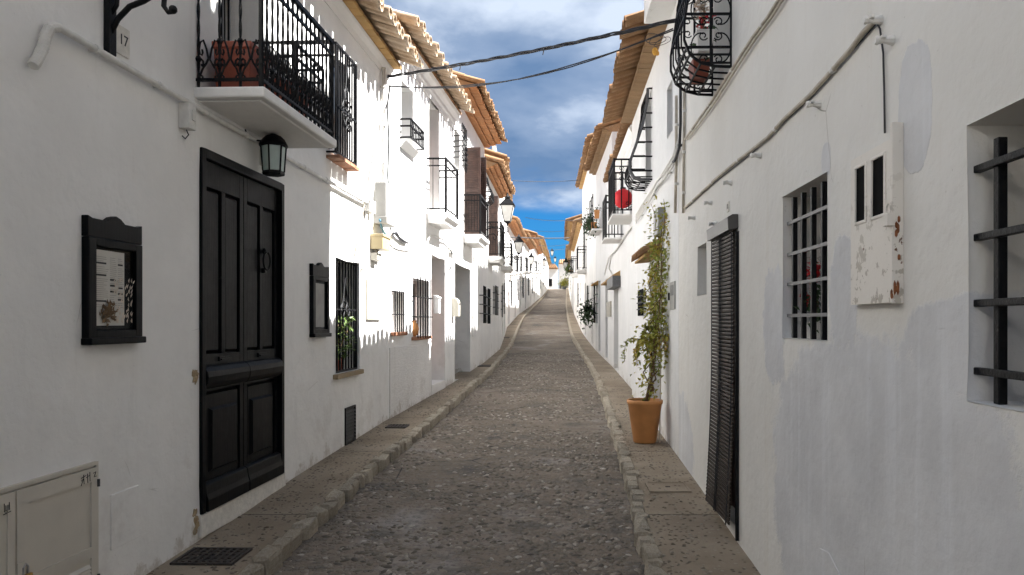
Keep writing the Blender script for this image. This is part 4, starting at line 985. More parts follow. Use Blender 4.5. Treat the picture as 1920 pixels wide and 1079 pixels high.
wall_tube(H, 'cable', 'limewashed cable arching under the barred balcony', 'cable', [(800, 478), (802, 452), (806, 443), (815, 442), (826, 448), (838, 452), (846, 462), (848, 485), (843, 506)], .016, 'pipe', .05)
box_on(H, 'junction_box', 'white junction box under the far end of the barred balcony', 'junction box', H.rect(841, 848, 841, 447, 474), .08, 'pipe')
wall_tube(H, 'cable', 'black cable end curving down beside the junction box', 'cable', [(845, 470), (848, 478), (848, 495), (843, 508)], .012, 'wire', .10)

# ---- third left house: deep brown eaves, brown shutters
L3 = House('L', 14.9, -2.01, 19.7, -1.85, 4.58, 'white house with deep orange brown eaves and a brown louvred balcony door', mat='plaster')
H = L3
u0, u1, z0, z1 = H.rect(852, 881, 852, 492, 712); gz = H.ground(u0+.5); door(H, u0, u1, gz, z1, .40, 'dark', 2)
u0, u1, z0, z1 = H.rect(850, 861, 850, 236, 306); window(H, u0, u1, z0, z1, .2, nv=5, nh=6, n=.17, r=.008, ext=.05, frame='greywood', ext_v=.08)
def shutter_leaf(H, parent, u, y0, y1, z0, z1, mat):
    q = MB(); t = .018
    for (ya, yc, za, zc) in ((y0, y0-.05, z0, z1), (y1+.05, y1, z0, z1), (y0-.05, y1+.05, z1-.07, z1), (y0-.05, y1+.05, z0, z0+.09), (y0-.05, y1+.05, (z0+z1)/2-.03, (z0+z1)/2+.03)): q.box(u-t, u+t, yc, ya, za+.001, zc-.001)
    s = H.part('shutter', q, mat, parent)
    q = MB(); q.box(u-.003, u+.003, y1+.05, y0-.05, z0+.09, z1-.07); n = int((z1-z0)/.055)
    for k in range(n):
        z = z0+.09+(z1-z0-.16)*k/n; q.prismx([(y0-.05, z), (y1+.05, z), (y1+.05, z+.01), (y0-.05, z+.01)], u-.014, u+.014)
        q.add([(u-.014, y0-.05, z+.0), (u-.014, y1+.05, z+.0), (u+.012, y1+.05, z+.045), (u+.012, y0-.05, z+.045)], [(0,1,2,3),(3,2,1,0)])
    tag(H.part('slat', q, mat, s if False else parent), kind='stuff')
    return s
u0, zb_ = H.uz(870, 441); zt_ = H.uz(870, 277)[1]; u1 = u0+.95
H.hole(u0+.03, u1, zb_, zt_, .25); q = MB(); q.box(u0+.03, u1, .2, .25, zb_, zt_); bd = H.part('balcony_door', q, 'brown')
shutter_leaf(H, bd, u0, -.01, -.36, zb_+.02, zt_, 'brown'); shutter_leaf(H, bd, u1+.03, -.01, -.36, zb_+.02, zt_, 'brown')
balcony(H, u0-.14, u1+.30, .40, zb_, .85, .18, nb=10, ns=5)
roof(H, H.top, .45, vis=(-.3, H.L), courses=3, smat='soffitb', mat='tile', tip=.10, end_over=.0)
H.wall()
q = MB(); q.box(.25, .75, .5, 1.0, H.top+.2, H.top+1.05); ch = H.part('chimney', q, 'trim', bevel=.01)
q = MB(); q.prismx([(.42, H.top+1.05), (1.08, H.top+1.05), (.75, H.top+1.22)], .17, .83); H.part('chimney_cap', q, 'tile', ch)
wall_tube(H, 'downpipe', 'thin white downpipe between the brown balcony and the three small windows', 'pipe', [(889, 458), (888, 520), (886, 600)], .022, 'pipe', .04)
box_on(H, 'nameplate', 'long narrow white board leaning on the wall past the dark recess', 'plaque', H.rect(885, 890, 885, 596, 632), .03, 'trim', .004)

# ---- fourth left house
L4 = House('L', 19.7, -1.85, 24.5, -1.80, 4.02, 'white house with three little black barred windows and a black balcony door', mat='plaster')
H = L4
for (pa, pb, pt, pbm) in ((905.5, 912, 537, 605), (914, 920, 542, 606), (928, 935, 536, 590)):
    u0, u1, z0, z1 = H.rect(pa, pb, pa, pt, pbm, .06); window(H, u0, u1, z0, z1, .2, nv=3, nh=3, n=.06, r=.012, ext=.03, frame='dark', ext_v=.02)
u0, zb_ = H.uz(915.5, 482); zt_ = H.uz(915.5, 368)[1]; u1 = u0+.9
H.hole(u0+.03, u1, zb_, zt_, .25); q = MB(); q.box(u0+.03, u1, .2, .25, zb_, zt_); bd = H.part('balcony_door', q, 'brown'); shutter_leaf(H, bd, u0, -.01, -.27, zb_+.02, zt_, 'brown')
balcony(H, u0-.12, u1+.3, .38, zb_, .95, .17, nb=10, ns=4)
roof(H, H.top, .36, vis=(-.2, H.L), courses=3, smat='soffitb', mat='tile', tip=.12)
H.wall()
u0, u1, z0, z1 = H.rect(899, 906, 899, 335, 382, 0); bulge(L3, L3.L-.75, L3.L-.12, L3.uz(903, 382)[1], L3.uz(903, 330)[1], [(0, 0), (.02, .16), (.15, .26), (.4, .26), (.75, .14), (1, .10)], nv=5, nh=4)

# ---- far left houses
def windows_row(H, z0, z1, xs, w, rnd, kind):
    for x in xs:
        if kind == 'grille': window(H, x-w/2, x+w/2, z0, z1, .2, nv=3, nh=3, n=.05, r=.012, ext=.03, frame='dark')
        elif kind == 'door': door(H, x-w/2, x+w/2, H.ground(x)+.08, z1, .22, rnd.choice(['brown', 'greywood', 'greenwood', 'door']), 1)
        elif kind == 'balcony':
            door(H, x-w/2, x+w/2, z0, z1, .22, rnd.choice(['brown', 'dark', 'greywood']), 1); balcony(H, x-w/2-.2, x+w/2+.2, .38, z0, .9, .13, nb=6, ns=2, rr=.007)
def far_house(side, y0, x0, y1, x1, top, label, seed, plan, over=.3, courses=2, smat='soffit', mat='tile'):
    H = House(side, y0, x0, y1, x1, top, label, mat=random.Random(seed).choice(['plaster', 'plaster_c', 'plaster_b'])); rnd = random.Random(seed)
    for (kind, x, w, za, zb_) in plan:
        x *= H.L; g = H.ground(x); windows_row(H, g+za, min(g+zb_, H.top-.15), [x], w, rnd, kind)
    roof(H, H.top, over, vis=(1, 0), courses=courses, smat=smat, mat=mat, mortar=False, tip=.12, sp=.24); H.wall(); return H
FL = []
FL.append(far_house('L', 24.5, -1.80, 36, -2.3, 5.3, 'tall white house with a roof terrace rail past the second lamp', 1, [('grille', .12, .6, 1.0, 2.1), ('door', .25, .9, 0, 2.2), ('balcony', .17, .8, 2.75, 4.8), ('balcony', .42, .8, 2.75, 4.9), ('grille', .40, .7, 1.0, 2.2), ('door', .58, 1, 0, 2.3)], .14, 1))
FL.append(far_house('L', 36, -2.3, 46, -2.2, 4.75, 'white house with a green door and orange eaves where the left kerb bends', 2, [('door', .12, 1.0, 0, 2.3), ('grille', .30, .8, .9, 2.2), ('balcony', .25, .8, 2.6, 4.4), ('door', .62, 1.0, 0, 2.3), ('balcony', .6, .8, 2.6, 4.4), ('grille', .84, .8, .9, 2.2)], .42, 3, 'soffitb'))
FL.append(far_house('L', 46, -2.2, 56, -1.85, 5.35, 'white house with the third lamp and tall orange eaves up the hill', 3, [('door', .10, 1.0, 0, 2.3), ('grille', .28, .8, .9, 2.2), ('balcony', .22, .8, 2.6, 4.5), ('door', .55, 1.0, 0, 2.3), ('balcony', .55, .8, 2.6, 4.5), ('grille', .8, .8, .9, 2.2)], .38, 3, 'soffitb'))
FL.append(far_house('L', 56, -1.85, 72, -1.6, 6.4, 'long white house with a row of dark doors on the upper left slope', 4, [('door', .08, 1.0, 0, 2.3), ('grille', .22, .9, .9, 2.2), ('balcony', .18, .9, 2.6, 4.5), ('door', .45, 1.0, 0, 2.3), ('balcony', .45, .9, 2.6, 4.5), ('grille', .65, .9, .9, 2.2), ('door', .82, 1.0, 0, 2.3), ('balcony', .8, .9, 2.6, 4.5)], .40, 3, 'soffitb'))
FL.append(far_house('L', 72, -1.6, 90, -1.2, 7.9, 'white house second from the crest on the left with a lamp on it', 5, [('door', .08, 1.0, 0, 2.3), ('grille', .25, 1, .9, 2.2), ('balcony', .3, 1, 2.6, 4.5), ('door', .55, 1.0, 0, 2.3), ('balcony', .62, 1, 2.6, 4.5), ('grille', .8, 1, .9, 2.2)], .4, 3, 'soffit'))
FL.append(far_house('L', 90, -1.2, 110, -.9, 8.3, 'low white house at the crest of the street on the left', 6, [('door', .15, 1.0, 0, 2.3), ('grille', .4, 1, .9, 2.2), ('door', .7, 1.0, 0, 2.3)], .3, 2))
Hh = FL[0]; zt_ = Hh.top
q = MB()                                                              # white tube rail on the terrace
for z in (.45, .85):
    q.tube([(.3, .25, zt_+.3+z), (5, .25, zt_+.3+z)], .025, 6); q.tube([(.3, .25, zt_+.3+z), (.3, 2.2, zt_+.3+z)], .025, 6)
for x in (.3, 1.9, 3.4, 5): q.tube([(x, .25, zt_+.05), (x, .25, zt_+1.17)], .025, 6)
q.tube([(.3, 2.2, zt_+.05), (.3, 2.2, zt_+1.17)], .025, 6); Hh.part('terrace_rail', q, 'solar', smooth=True)

# ================================================================== RIGHT SIDE
def _r1():
    t = NT('patched_old_limewash'); ob = t.tc.outputs['Object']; s = t.n('ShaderNodeSeparateXYZ'); t.put(s.inputs[0], ob); X, Z = s.outputs[0], s.outputs[2]
    wob = t.math('MULTIPLY', t.math('SUBTRACT', t.noise(4.5, 6, .65), .5), .30); wob2 = t.math('MULTIPLY', t.math('SUBTRACT', t.noise(15, 6, .7), .5), .16); wb = t.math('ADD', wob, wob2)
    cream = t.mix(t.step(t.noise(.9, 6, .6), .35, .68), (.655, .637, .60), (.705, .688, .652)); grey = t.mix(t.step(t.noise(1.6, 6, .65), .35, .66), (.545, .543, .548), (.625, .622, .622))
    st = t.noise(1.0, 6, .62, sc3=(9, 9, .45)); grey = t.mix(t.math('MULTIPLY', t.step(st, .50, .68), .45), grey, (.68, .685, .70)); cream = t.mix(t.math('MULTIPLY', t.step(t.noise(1.1, 6, .62, sc3=(5, 5, .35)), .55, .72), .35), cream, (.60, .56, .49))
    def blob(u, z, wu, wz, k=1.0):
        a = t.math('DIVIDE', t.math('SUBTRACT', X, u), wu); b = t.math('DIVIDE', t.math('SUBTRACT', Z, z), wz)
        a = t.math('POWER', t.math('ABSOLUTE', a), 2.6); b = t.math('POWER', t.math('ABSOLUTE', b), 2.6)
        d = t.math('SUBTRACT', 1.0, t.math('ADD', a, b)); return t.step(t.math('ADD', d, t.math('MULTIPLY', wb, 7*k)), *((-.03, .05) if k == .501 else (-.14, .14)))
    H = R1; P = lambda x, y: H.uz(x, y); m = None
    def box(x0, x1, y0, y1, k=1.0):            # photo pixels of a patch, turned into wall coordinates
        ua, za = P(x0, (y0+y1)/2); uc, zc = P(x1, (y0+y1)/2); _, zt_ = P((x0+x1)/2, y0); _, zb_ = P((x0+x1)/2, y1); return blob((ua+uc)/2, (zt_+zb_)/2, abs(uc-ua)/2, abs(zt_-zb_)/2, k)
    for q in (box(1684, 1748, 75, 322, .501), box(1432, 1472, 500, 720, 1.1), box(1556, 1606, 450, 660, 1.3), box(1540, 1558, 268, 330, .6), box(1452, 1990, 640, 1500, .5), box(1700, 2060, 545, 760, .6), box(1252, 1300, 735, 1000, .9)): m = q if m is None else t.math('MAXIMUM', m, q)
    col = t.mix(m, cream, grey)
    cr = t.voro(1.3, 'DISTANCE_TO_EDGE', vec=t.n('ShaderNodeVectorMath', operation='ADD', i_0=ob, i_1=t.n('ShaderNodeTexNoise', i_Scale=3.0, i_Detail=5.0).outputs['Color']).outputs[0])
    ck = t.math('MULTIPLY', t.step(cr.outputs[0], .005, .001), t.step(t.noise(1.3, 3), .60, .66)); col = t.mix(t.math('MULTIPLY', ck, .6), col, (.30, .27, .23))
    spk = t.noise(30, 2, .5); col = t.mix(t.math('MULTIPLY', t.step(spk, .71, .76), .4), col, (.40, .37, .33))
    hh = t.noise(3.0, 6, .65, sc3=(1, 1, .6)); dm = t.math('MULTIPLY', t.step(hh, .58, .64), t.step(Z, .35, .0)); col = t.mix(t.math('MULTIPLY', dm, .6), col, (.33, .28, .22))
    nr = t.bump(t.noise(2.4, 4, .55), .7, .04); nr = t.bump(m, .5, .006, nr); nr = t.bump(t.noise(20, 4, .6), .45, .008, nr); nr = t.bump(t.noise(120, 2), .4, .002, nr); nr = t.bump(t.math('SUBTRACT', 1.0, ck), .6, .006, nr)
    return t.out(col, .92, nr, spec=.2)
R1 = House('R', -8, 1.122, 7.8, 1.296, 5.95, 'nearest white house on the right with peeling limewash and a brown door blind')
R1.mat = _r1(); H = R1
# big barred window cut by the right edge
u0, z1 = H.uz(1815, 236); z0 = H.uz(1815, 752)[1]; u1 = u0+1.05; H.hole(u0, u1, z0, z1, .24)
q = MB(); q.box(u0, u1, .2, .24, z0, z1); w = H.part('window', q, 'greywood')
for k in range(5):
    uu = H.uz(1876, 500, -.04)[0]+k*.19
    if uu < u1-.03: q = MB(); q.bar((uu, .04, z0+.001), (uu, .04, z1-.06), .0135); H.part('window_bar', q, 'iron', w, bevel=.003)
for py in (318, 446, 569, 696):
    zz_ = H.uz(1836, py, -.03)[1]; q = MB(); q.bar((H.uz(1834, py, -.03)[0], .026, zz_), (u1+.02, .026, zz_), .011); H.part('window_bar', q, 'iron', w, bevel=.003)
# smaller barred window with red flowers
u0, u1, z0, z1 = H.rect(1468, 1553, 1553, 322, 640); H.hole(u0, u1, z0, z1, .26); q = MB(); q.box(u0, u1, .22, .26, z0, z1); w = H.part('window', q, 'greywood')
ua, ub = H.uz(1490, 500, -.03)[0], H.uz(1545, 500, -.03)[0]
for k in range(4):
    uu = ua+(ub-ua)*k/3; q = MB(); q.bar((uu, .03, z0+.001), (uu, .03, z1-.02), .0125); H.part('window_bar', q, 'iron', w, bevel=.003)
for py in (418, 477, 533, 592):
    zz_ = H.uz(1475, py)[1]; q = MB(); q.bar((u0+.015, .026, zz_), (u1+.015, .026, zz_), .0085); H.part('window_bar', q, 'iron_g', w)
WF = (u0, u1, z0, z1)
# niche, door with blind
u0, u1, z0, z1 = H.rect(1308, 1325, 1325, 455, 552); H.hole(u0, u1, z0, z1, .25); q = MB(); q.box(u0, u1, .2, .25, z0, z1); H.part('window', q, 'pane')
u0, u1, z0, z1 = H.rect(1343, 1384, 1384, 402, 985); gz = H.ground(u1); door(H, u0+.04, u1-.03, gz+.10, z1-.08, .14, 'brown', 1)
t = mount(H, 'door_blind', 'brown slatted roller blind hanging outside the near right door', 'blind', (u0+u1)/2, gz); hw = (u1-u0)/2; zt_ = z1-gz
b = MB(); b.prismx([(0, zt_-.10), (-.07, zt_-.11), (-.075, zt_-.02), (-.04, zt_), (0, zt_)], -hw-.01, hw+.01); b.build('head_box', M_['blindbox'], t, bevel=.004)
bz = .12; n = 74; sl_ = MB(); sl_.prismx([(.004, 0), (-.004, .002), (-.006, .012), (-.004, .021), (.004, .022)], -hw, hw); me = sl_.mesh('slat', M_['blind'])
for k in range(n):
    f_ = k/(n-1); z = zt_-.115-(zt_-.115-bz)*f_; nn = .03+.065*max(0, f_-.45)**1.5*1.6; link('slat', me, t, (0, -nn, z), (-.04-.1*max(0, f_-.5), 0, .05*max(0, f_-.45)))
for x in (-hw*.92, -.05, .0, hw*.96):
    q = MB(); q.tube([(x, -(.03+.065*max(0, f_-.45)**1.5*1.6)-.012-.045*max(0, f_-.45)*x/hw*-1*.0, zt_-.1-(zt_-.1-bz)*f_) for f_ in [i/16 for i in range(17)]], .0045, 5); q.build('cord', M_['wire'], t)
q = MB(); q.box(hw+.002, hw+.026, -.022, 0, 0.02, zt_-.12); q.build('side_rail', M_['iron'], t)
# meter door
u0, u1, z0, z1 = H.rect(1609, 1692, 1609, 302, 572); t = mount(H, 'meter_door', 'peeling white meter door with two dark windows and rust streaks', 'meter door', (u0+u1)/2, z0); w_ = u1-u0; h_ = z1-z0; x = w_/2
b = MB(); xs = (-x, -x+w_*.11, -x+w_*.39, -x+w_*.51, -x+w_*.82, x-.012); za, zc = h_*.55, h_*.93; D = .03
for i in range(5):
    if i in (1, 3): b.box(xs[i], xs[i+1], -D, 0, 0, za).box(xs[i], xs[i+1], -D, 0, zc, h_)
    else: b.box(xs[i], xs[i+1], -D, 0, 0, h_)
b.build('panel', M_['peel'], t)
for i in (1, 3):
    q = MB(); q.box(xs[i]+.001, xs[i+1]-.001, -.026, -.002, za, zc); q.build('window', M_['void'], t)
    q = MB()
    for (a_, c_, d_, e_) in ((xs[i]-.006, xs[i]+.008, za-.006, zc+.006), (xs[i+1]-.008, xs[i+1]+.006, za-.006, zc+.006), (xs[i]+.008, xs[i+1]-.008, za-.006, za+.006), (xs[i]+.008, xs[i+1]-.008, zc-.006, zc+.006)): q.box(a_, c_, -D-.004, -D+.002, d_, e_)
    q.build('window_frame', M_['peel'], t, bevel=.003)
q = MB(); q.box(x-.008, x+.012, -.042, 0, -.004, h_+.05); q.build('edge_strip', M_['peel'], t, bevel=.003)
q = MB(); rnd = random.Random(2)
for k in range(10): q.ball((x+.012+rnd.uniform(-.004,.004), -.03+rnd.uniform(-.012,.012), h_*(rnd.uniform(.0,.12) if k % 2 else rnd.uniform(.25, .62))), .006, .006, rnd.uniform(.01, .03), 5, 3)
q.build('rust', M_['rust'], t)
q = MB(); q.box(x-.02, x+.022, -.062, -.036, h_*.46, h_*.46+.045); q.tube([(x-.012, -.05, h_*.46+.045), (x-.012, -.05, h_*.46+.07), (x+.004, -.05, h_*.46+.082), (x+.018, -.05, h_*.46+.07), (x+.018, -.05, h_*.46+.045)], .004, 5); q.build('padlock', M_['peel'], t, bevel=.003)
# intercom, number
u0, u1, z0, z1 = H.rect(1258, 1267, 1267, 527, 580); t, w_, h_ = box_on(H, 'intercom', 'small grey intercom plate beside the flower pot climber', 'intercom', (u0, u1, z0, z1), .014, 'plastic', .003)
q = MB(); q.box(-w_*.30, w_*.30, -.017, -.0135, h_*.5, h_*.88); q.build('screen', M_['greyiron'], t); q = MB(); q.box(-w_/2-.03, -w_/2-.004, -.03, 0, h_*.35, h_*.62); q.build('button', M_['iron'], t)
u0, z0 = H.uz(1366, 398); t = mount(H, 'number_plate', 'tiny pale house number 18 above the brown door blind', 'number plate', u0, z0); q = MB(); q.box(-.035, .035, -.008, 0, 0, .075); q.build('plate', M_['mortar'], t, bevel=.002); text('numeral', '18', .055, plain('grey_print', (.25, .24, .23), .8), t, (0, -.0085, .037))
# cables
wall_tube(H, 'cable', 'thick cream cable sagging diagonally across the near right wall', 'cable', [(1640, 40), (1618, 62), (1596, 92), (1560, 133), (1520, 178), (1470, 224), (1440, 258), (1412, 280), (1378, 306), (1340, 338), (1302, 374), (1284, 390)], .0115, 'pipeb', .016, clips=5)
wall_tube(H, 'cable', 'dark thin strip along the underside of the thick cream cable', 'cable', [(1641, 47), (1597, 97), (1561, 138), (1521, 183), (1471, 229), (1413, 285), (1341, 342), (1286, 392)], .003, 'wire', .008)  # stands for the thick cable's dark underside, drawn as its own dark strip
for k, (d, lb) in enumerate(((0, 'upper of the two cream cables passing below the belly grille'), (7, 'lower of the two cream cables passing below the belly grille'))):
    wall_tube(H, 'cable', lb, 'cable', [(1466+d, -10), (1440+d, 32), (1410+d, 72), (1374+d, 128), (1338+d, 185), (1310+d, 225), (1284+d*.7, 262)], .011-.003*k, 'pipeb', .024, clips=4 if k == 0 else 0)
wall_tube(H, 'cable', 'thin wire dropping straight from the cable end to the meter door', 'cable', [(1643, 40), (1650, 55), (1656, 100), (1658, 180), (1659, 250)], .004, 'wire', .008)
wall_tube(H, 'conduit', 'pale corner conduit running up the edge of the near right house', 'conduit', [(1281, 400), (1282, 300), (1283, 170)], .014, 'pipeb', .02, clips=3)
pegs = [(1427, 292), (1372, 343), (1335, 381), (1303, 409), (1538, 196), (1674, 76), (1652, 38), (1344, 420)]
for k, (px, py) in enumerate(pegs):
    uu, zz_ = H.uz(px, py); nm = ['nearest the upper left of the barred flower window', 'directly above the head box of the brown blind', 'just above the small niche', 'next to the foot of the pale corner conduit', 'below the middle of the sagging thick cable', 'beside the tall grey patch', 'at the top end of the thick cable', 'tucked left of the head box of the brown blind'][k]
    t = mount(H, 'wall_peg', 'small limewashed wall peg ' + nm, 'peg', uu, zz_, 0, 'limewashed pegs on the near right wall')
    b = MB(); b.lathe([(.02, 0), (.016, .02), (.011, .035), (.014, .05), (.018, .056), (.014, .066)], 8, M=Matrix.Rotation(R(90), 4, 'X')); b.box(-.006, .03, -.05, -.035, .0, .012); b.build('peg', M_['pipe'], t)
u0, u1, z0, z1 = H.rect(1538, 1588, 1538, 1020, 1130); q = MB(); q.prism([(u0, z0), (u1, z0), (u1, z1-.09), (u0+(u1-u0)*.35, z1-.005), (u0, z1-.02)], -.004, .001); H.part('wall_hatch', q, H.mat, bevel=.002)
# belly grille window of the upper floor
ug = H.uz(1372, 125)[0]; uf = H.uz(1337, 178)[0]; z0 = H.uz(1372, 126)[1]; PROF = [(0, .0), (.004, .12), (.02, .22), (.06, .30), (.13, .34), (.21, .34), (.34, .31), (.52, .27), (.75, .245), (1, .24)]
H.hole(uf+.06, ug-.04, z0+.12, z0+1.5, .28); q = MB(); q.box(uf+.06, ug-.04, .24, .28, z0+.12, z0+1.5); H.part('window', q, 'greywood')
BG = bulge(H, uf, ug, z0, z0+1.5, PROF, nv=4, nh=6, r=.008)
def pd(h):
    for (ha, da), (hb, db) in zip(PROF, PROF[1:]):
        if ha <= h <= hb and hb > ha: return da+(db-da)*(h-ha)/(hb-ha)
    return .24
for uu in (uf, ug):
    q = MB(); q.bar((uu, -.15, z0+.02), (uu, -.15, z0+1.5), .008); q.bar((uu, -.006, z0+.0), (uu, -.006, z0+1.5), .006); H.part('window_bar', q, 'iron', BG)
    for k in range(4):
        zc = z0+.14+k*.27; q = MB()
        for (cy_, sg) in ((-.075, 1), (-.225, -1)):
            q.tube([(uu, cy_+.066*math.cos(a)*(1-.0*a)*sg, zc+.105*math.sin(a)) for a in [R(-110+220*i/12) for i in range(13)]], .0055, 5)
            for s2 in (-1, 1): q.tube([(uu, cy_+sg*(-.022)+x*sg, zc+s2*.085-s2*z) for x, z in spiral(0, .0, .034, .012, R(150), R(-250), 12)], .005, 5)
        H.part('iron_scroll', q, 'iron', BG)
roof(H, H.top, .34, vis=(1, 0), courses=2, mat='tile', tip=.14, mortar=False, sp=.205, end_over=.36)  # unseen verge overhang added to push the shadow edge farther along the left wall
H.wall()
um = (ug+uf)/2
def flowerbox(H, label, u, n, z, mat, size, grp): 
    t = mount(H, 'flower_pot', label, 'flower pot', u, z, n, grp); w, d, h = size; b = MB(); b.lathe([(.5, 0), (.53, .03), (.68, .92), (.72, .93), (.72, 1), (.62, 1), (.58, .88)], 4, ph=math.pi/4, sx=w, sy=d); b.v = [(x, y, zz_*h) for x, y, zz_ in b.v]; b.build('pot', M_[mat], t, bevel=.005); b = MB(); b.lathe([(.56, .86), (.5, .93)], 4, ph=math.pi/4, sx=w, sy=d); b.v = [(x, y, zz_*h) for x, y, zz_ in b.v]; b.build('soil', M_['soil'], t); return t
def blooms(t, c, n, rad, mat, seed, ln=.03, name='flower', z0=0):
    rnd = random.Random(seed); b = MB(); s = MB()
    for _ in range(n):
        p = Vector(c)+Vector((rnd.gauss(0, rad[0]), rnd.gauss(0, rad[1]), rnd.gauss(0, rad[2])))
        for k in range(5): b.leaf(p, (rnd.uniform(-1,1), rnd.uniform(-1,1), rnd.uniform(-.3,1)), (rnd.random(), rnd.random(), 1), ln, ln*.7)
    tag(b.build(name, M_[mat], t), kind='stuff'); return t
def leaves(t, c, n, rad, mat, seed, ln=.05, w=.03, name='foliage', droop=.3):
    rnd = random.Random(seed); b = MB()
    for _ in range(n):
        p = Vector(c)+Vector((rnd.gauss(0, rad[0]), rnd.gauss(0, rad[1]), rnd.gauss(0, rad[2]))); d = Vector((rnd.uniform(-1,1), rnd.uniform(-1,1), rnd.uniform(-1,1)-droop)); b.leaf(p, d, (rnd.uniform(-.4,.4), rnd.uniform(-.4,.4), 1), ln*rnd.uniform(.6,1.3), w*rnd.uniform(.6,1.2))
    tag(b.build(name, M_[mat], t), kind='stuff'); return t
t = flowerbox(H, 'white trough with pale dried flowers behind the belly grille', um+.12, .17, z0+.155, 'trim', (.26, .13, .15), 'pots behind the belly grille')
blooms(t, (0, 0, .36), 40, (.05, .03, .05), 'dryflower', 5, .03); q = MB(); [q.tube([(x*.03, 0, .15), (x*.05, 0, .36)], .003, 4) for x in (-2, -1, 0, 1, 2)]; q.build('stem', M_['stem'], t)
t = flowerbox(H, 'brown pot with red flowers behind the belly grille', um-.06, .16, z0+.03, 'potbrown', (.24, .14, .13), 'pots behind the belly grille')
blooms(t, (.20, 0, .36), 16, (.035, .03, .03), 'petal', 6, .03); leaves(t, (.2, 0, .24), 60, (.05, .04, .06), 'leafd', 7, .045, .03); q = MB(); q.tube([(0.05, 0, .14), (.09, 0, .40)], .004, 4); q.build('stem', M_['stem'], t)
u0, u1, z0_, z1_ = WF; ugp = H.uz(1532, 600, -.12)[0]; t = mount(H, 'flower_pot', 'red geranium in a pot behind the bars of the right window', 'flower pot', ugp, z0_+.001, -.12); b = MB(); b.lathe([(.05, 0), (.075, .10), (.08, .10), (.08, .12), (.068, .12), (.066, .10)], 14); b.build('pot', M_['trim'], t, smooth=False); b = MB(); b.lathe([(.064, .095), (.05, .108)], 10); b.build('soil', M_['soil'], t)
hw_ = z1_-z0_; fa, fb = H.uz(1527, 512, -.12), H.uz(1510, 562, -.12); blooms(t, (fa[0]-ugp, 0, fa[1]-z0_), 24, (.026, .015, .024), 'petal', 8, .034); blooms(t, (fb[0]-ugp, 0, fb[1]-z0_), 18, (.022, .01, .022), 'petal', 9, .032); leaves(t, (.04, 0, hw_*.22), 130, (.05, .035, .07), 'leafd', 10, .045, .035)
q = MB(); [q.tube([(0, 0, .1), (x, -.01, z)], .003, 4) for x, z in ((.02, hw_*.34), (-.07, hw_*.22), (.05, hw_*.25))]; q.build('stem', M_['stem'], t)
# ---- second right house: tiled eave, belly grille, vine
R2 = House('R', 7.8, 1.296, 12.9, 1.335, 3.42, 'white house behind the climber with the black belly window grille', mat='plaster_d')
H = R2
u0, u1, z0, z1 = H.rect(1199, 1211, 1211, 541, 592); window(H, u0, u1, z0, z1, .2, nv=4, nh=3, n=.03, r=.011, ext=.02, frame='dark')
ua, z0 = H.uz(1223, 337); z1 = H.uz(1223, 166)[1]; ub = ua-.85
H.hole(ub+.08, ua-.06, z0+.02, z1-.02, .25); q = MB(); q.box(ub+.08, ua-.06, .21, .25, z0+.02, z1-.02); H.part('window', q, 'greywood')
bulge(H, ub, ua, z0, z1, [(0, 0), (.004, .14), (.03, .24), (.10, .29), (.2, .29), (.38, .21), (.6, .12), (.85, .06), (1, .05)], nv=5, nh=6, r=.009)
q = MB()                                                              # broad flat bar down the front of the belly
for sgn in (ua,):
    q.tube([(sgn, -d-.012, z0+(z1-z0)*h) for h, d in [(0, .02), (.004, .14), (.03, .24), (.10, .29), (.2, .29), (.38, .21), (.6, .12), (.85, .06), (1, .05)]], .022, 4, ph=.78)
H.part('grille_band', q, 'greyiron')
q = MB(); cz = H.uz(1212, 492)[1]; ca, cc = H.uz(1240, 470)[0], H.uz(1217, 505)[0]
q.prismx([(0, cz+.10), (-.20, cz-.02), (-.20, cz-.05), (0, cz-.03)], cc, ca); cn = H.part('canopy', q, 'soffit')
for k in range(6):
    o = link('roof_tile', tm(True, 'tile', R(28)), cn, (cc+(ca-cc)*(k+.5)/6, -.25, cz-.03))
ca_, cb_ = H.uz(1237, 600)[0], H.uz(1218, 600)[0]; gz = H.ground(cb_); door(H, cb_, ca_, gz+.1, cz-.12, .22, 'greywood', 1)
t, w_, h_ = box_on(H, 'junction_box', 'grey cable box at the top of the climber', 'junction box', H.rect(1239, 1248, 1248, 388, 438), .09, 'plastic')
uw0, uw1, zw0, zw1 = H.rect(1253, 1262, 1262, 150, 245); H.hole(uw0, uw1, zw0, zw1, .2); q = MB(); q.box(uw0, uw1, .16, .2, zw0, zw1); H.part('window', q, 'greywood')
roof(H, H.top, .20, u1=H.L-.70, vis=(0, H.L), courses=1, mat='tile', smat='soffitr', tip=.26, cw=.19, mortar=False)
H.wall()
q = MB(); q.box(H.L-.74, H.L+.0, -.28, .5, H.top-.02, H.top+.42); pr_ = H.part('parapet', q, 'plaster_b', bevel=.012)
for k in range(4): link('roof_tile', tm(True, 'tile', R(10)), pr_, (H.L-.64+k*.18, -.36, H.top+.44))
q = MB(); q.box(H.L-.76, H.L+.001, -.34, .5, H.top+.42, H.top+.47); H.part('parapet_course', q, 'soffit', pr_)
wall_tube(H, 'downpipe', 'grimy corner pipe where the two nearest right houses meet', 'pipe', [(1268, 180), (1268, 300), (1266, 400)], .016, 'pipeb', .03, clips=2)
wall_tube(H, 'cable', 'thick black cable hanging down the corner above the climber', 'cable', [(1270, 40), (1272, 90), (1276, 150), (1276, 230), (1274, 275), (1266, 300), (1262, 304)], .015, 'wire', .05, clips=2)
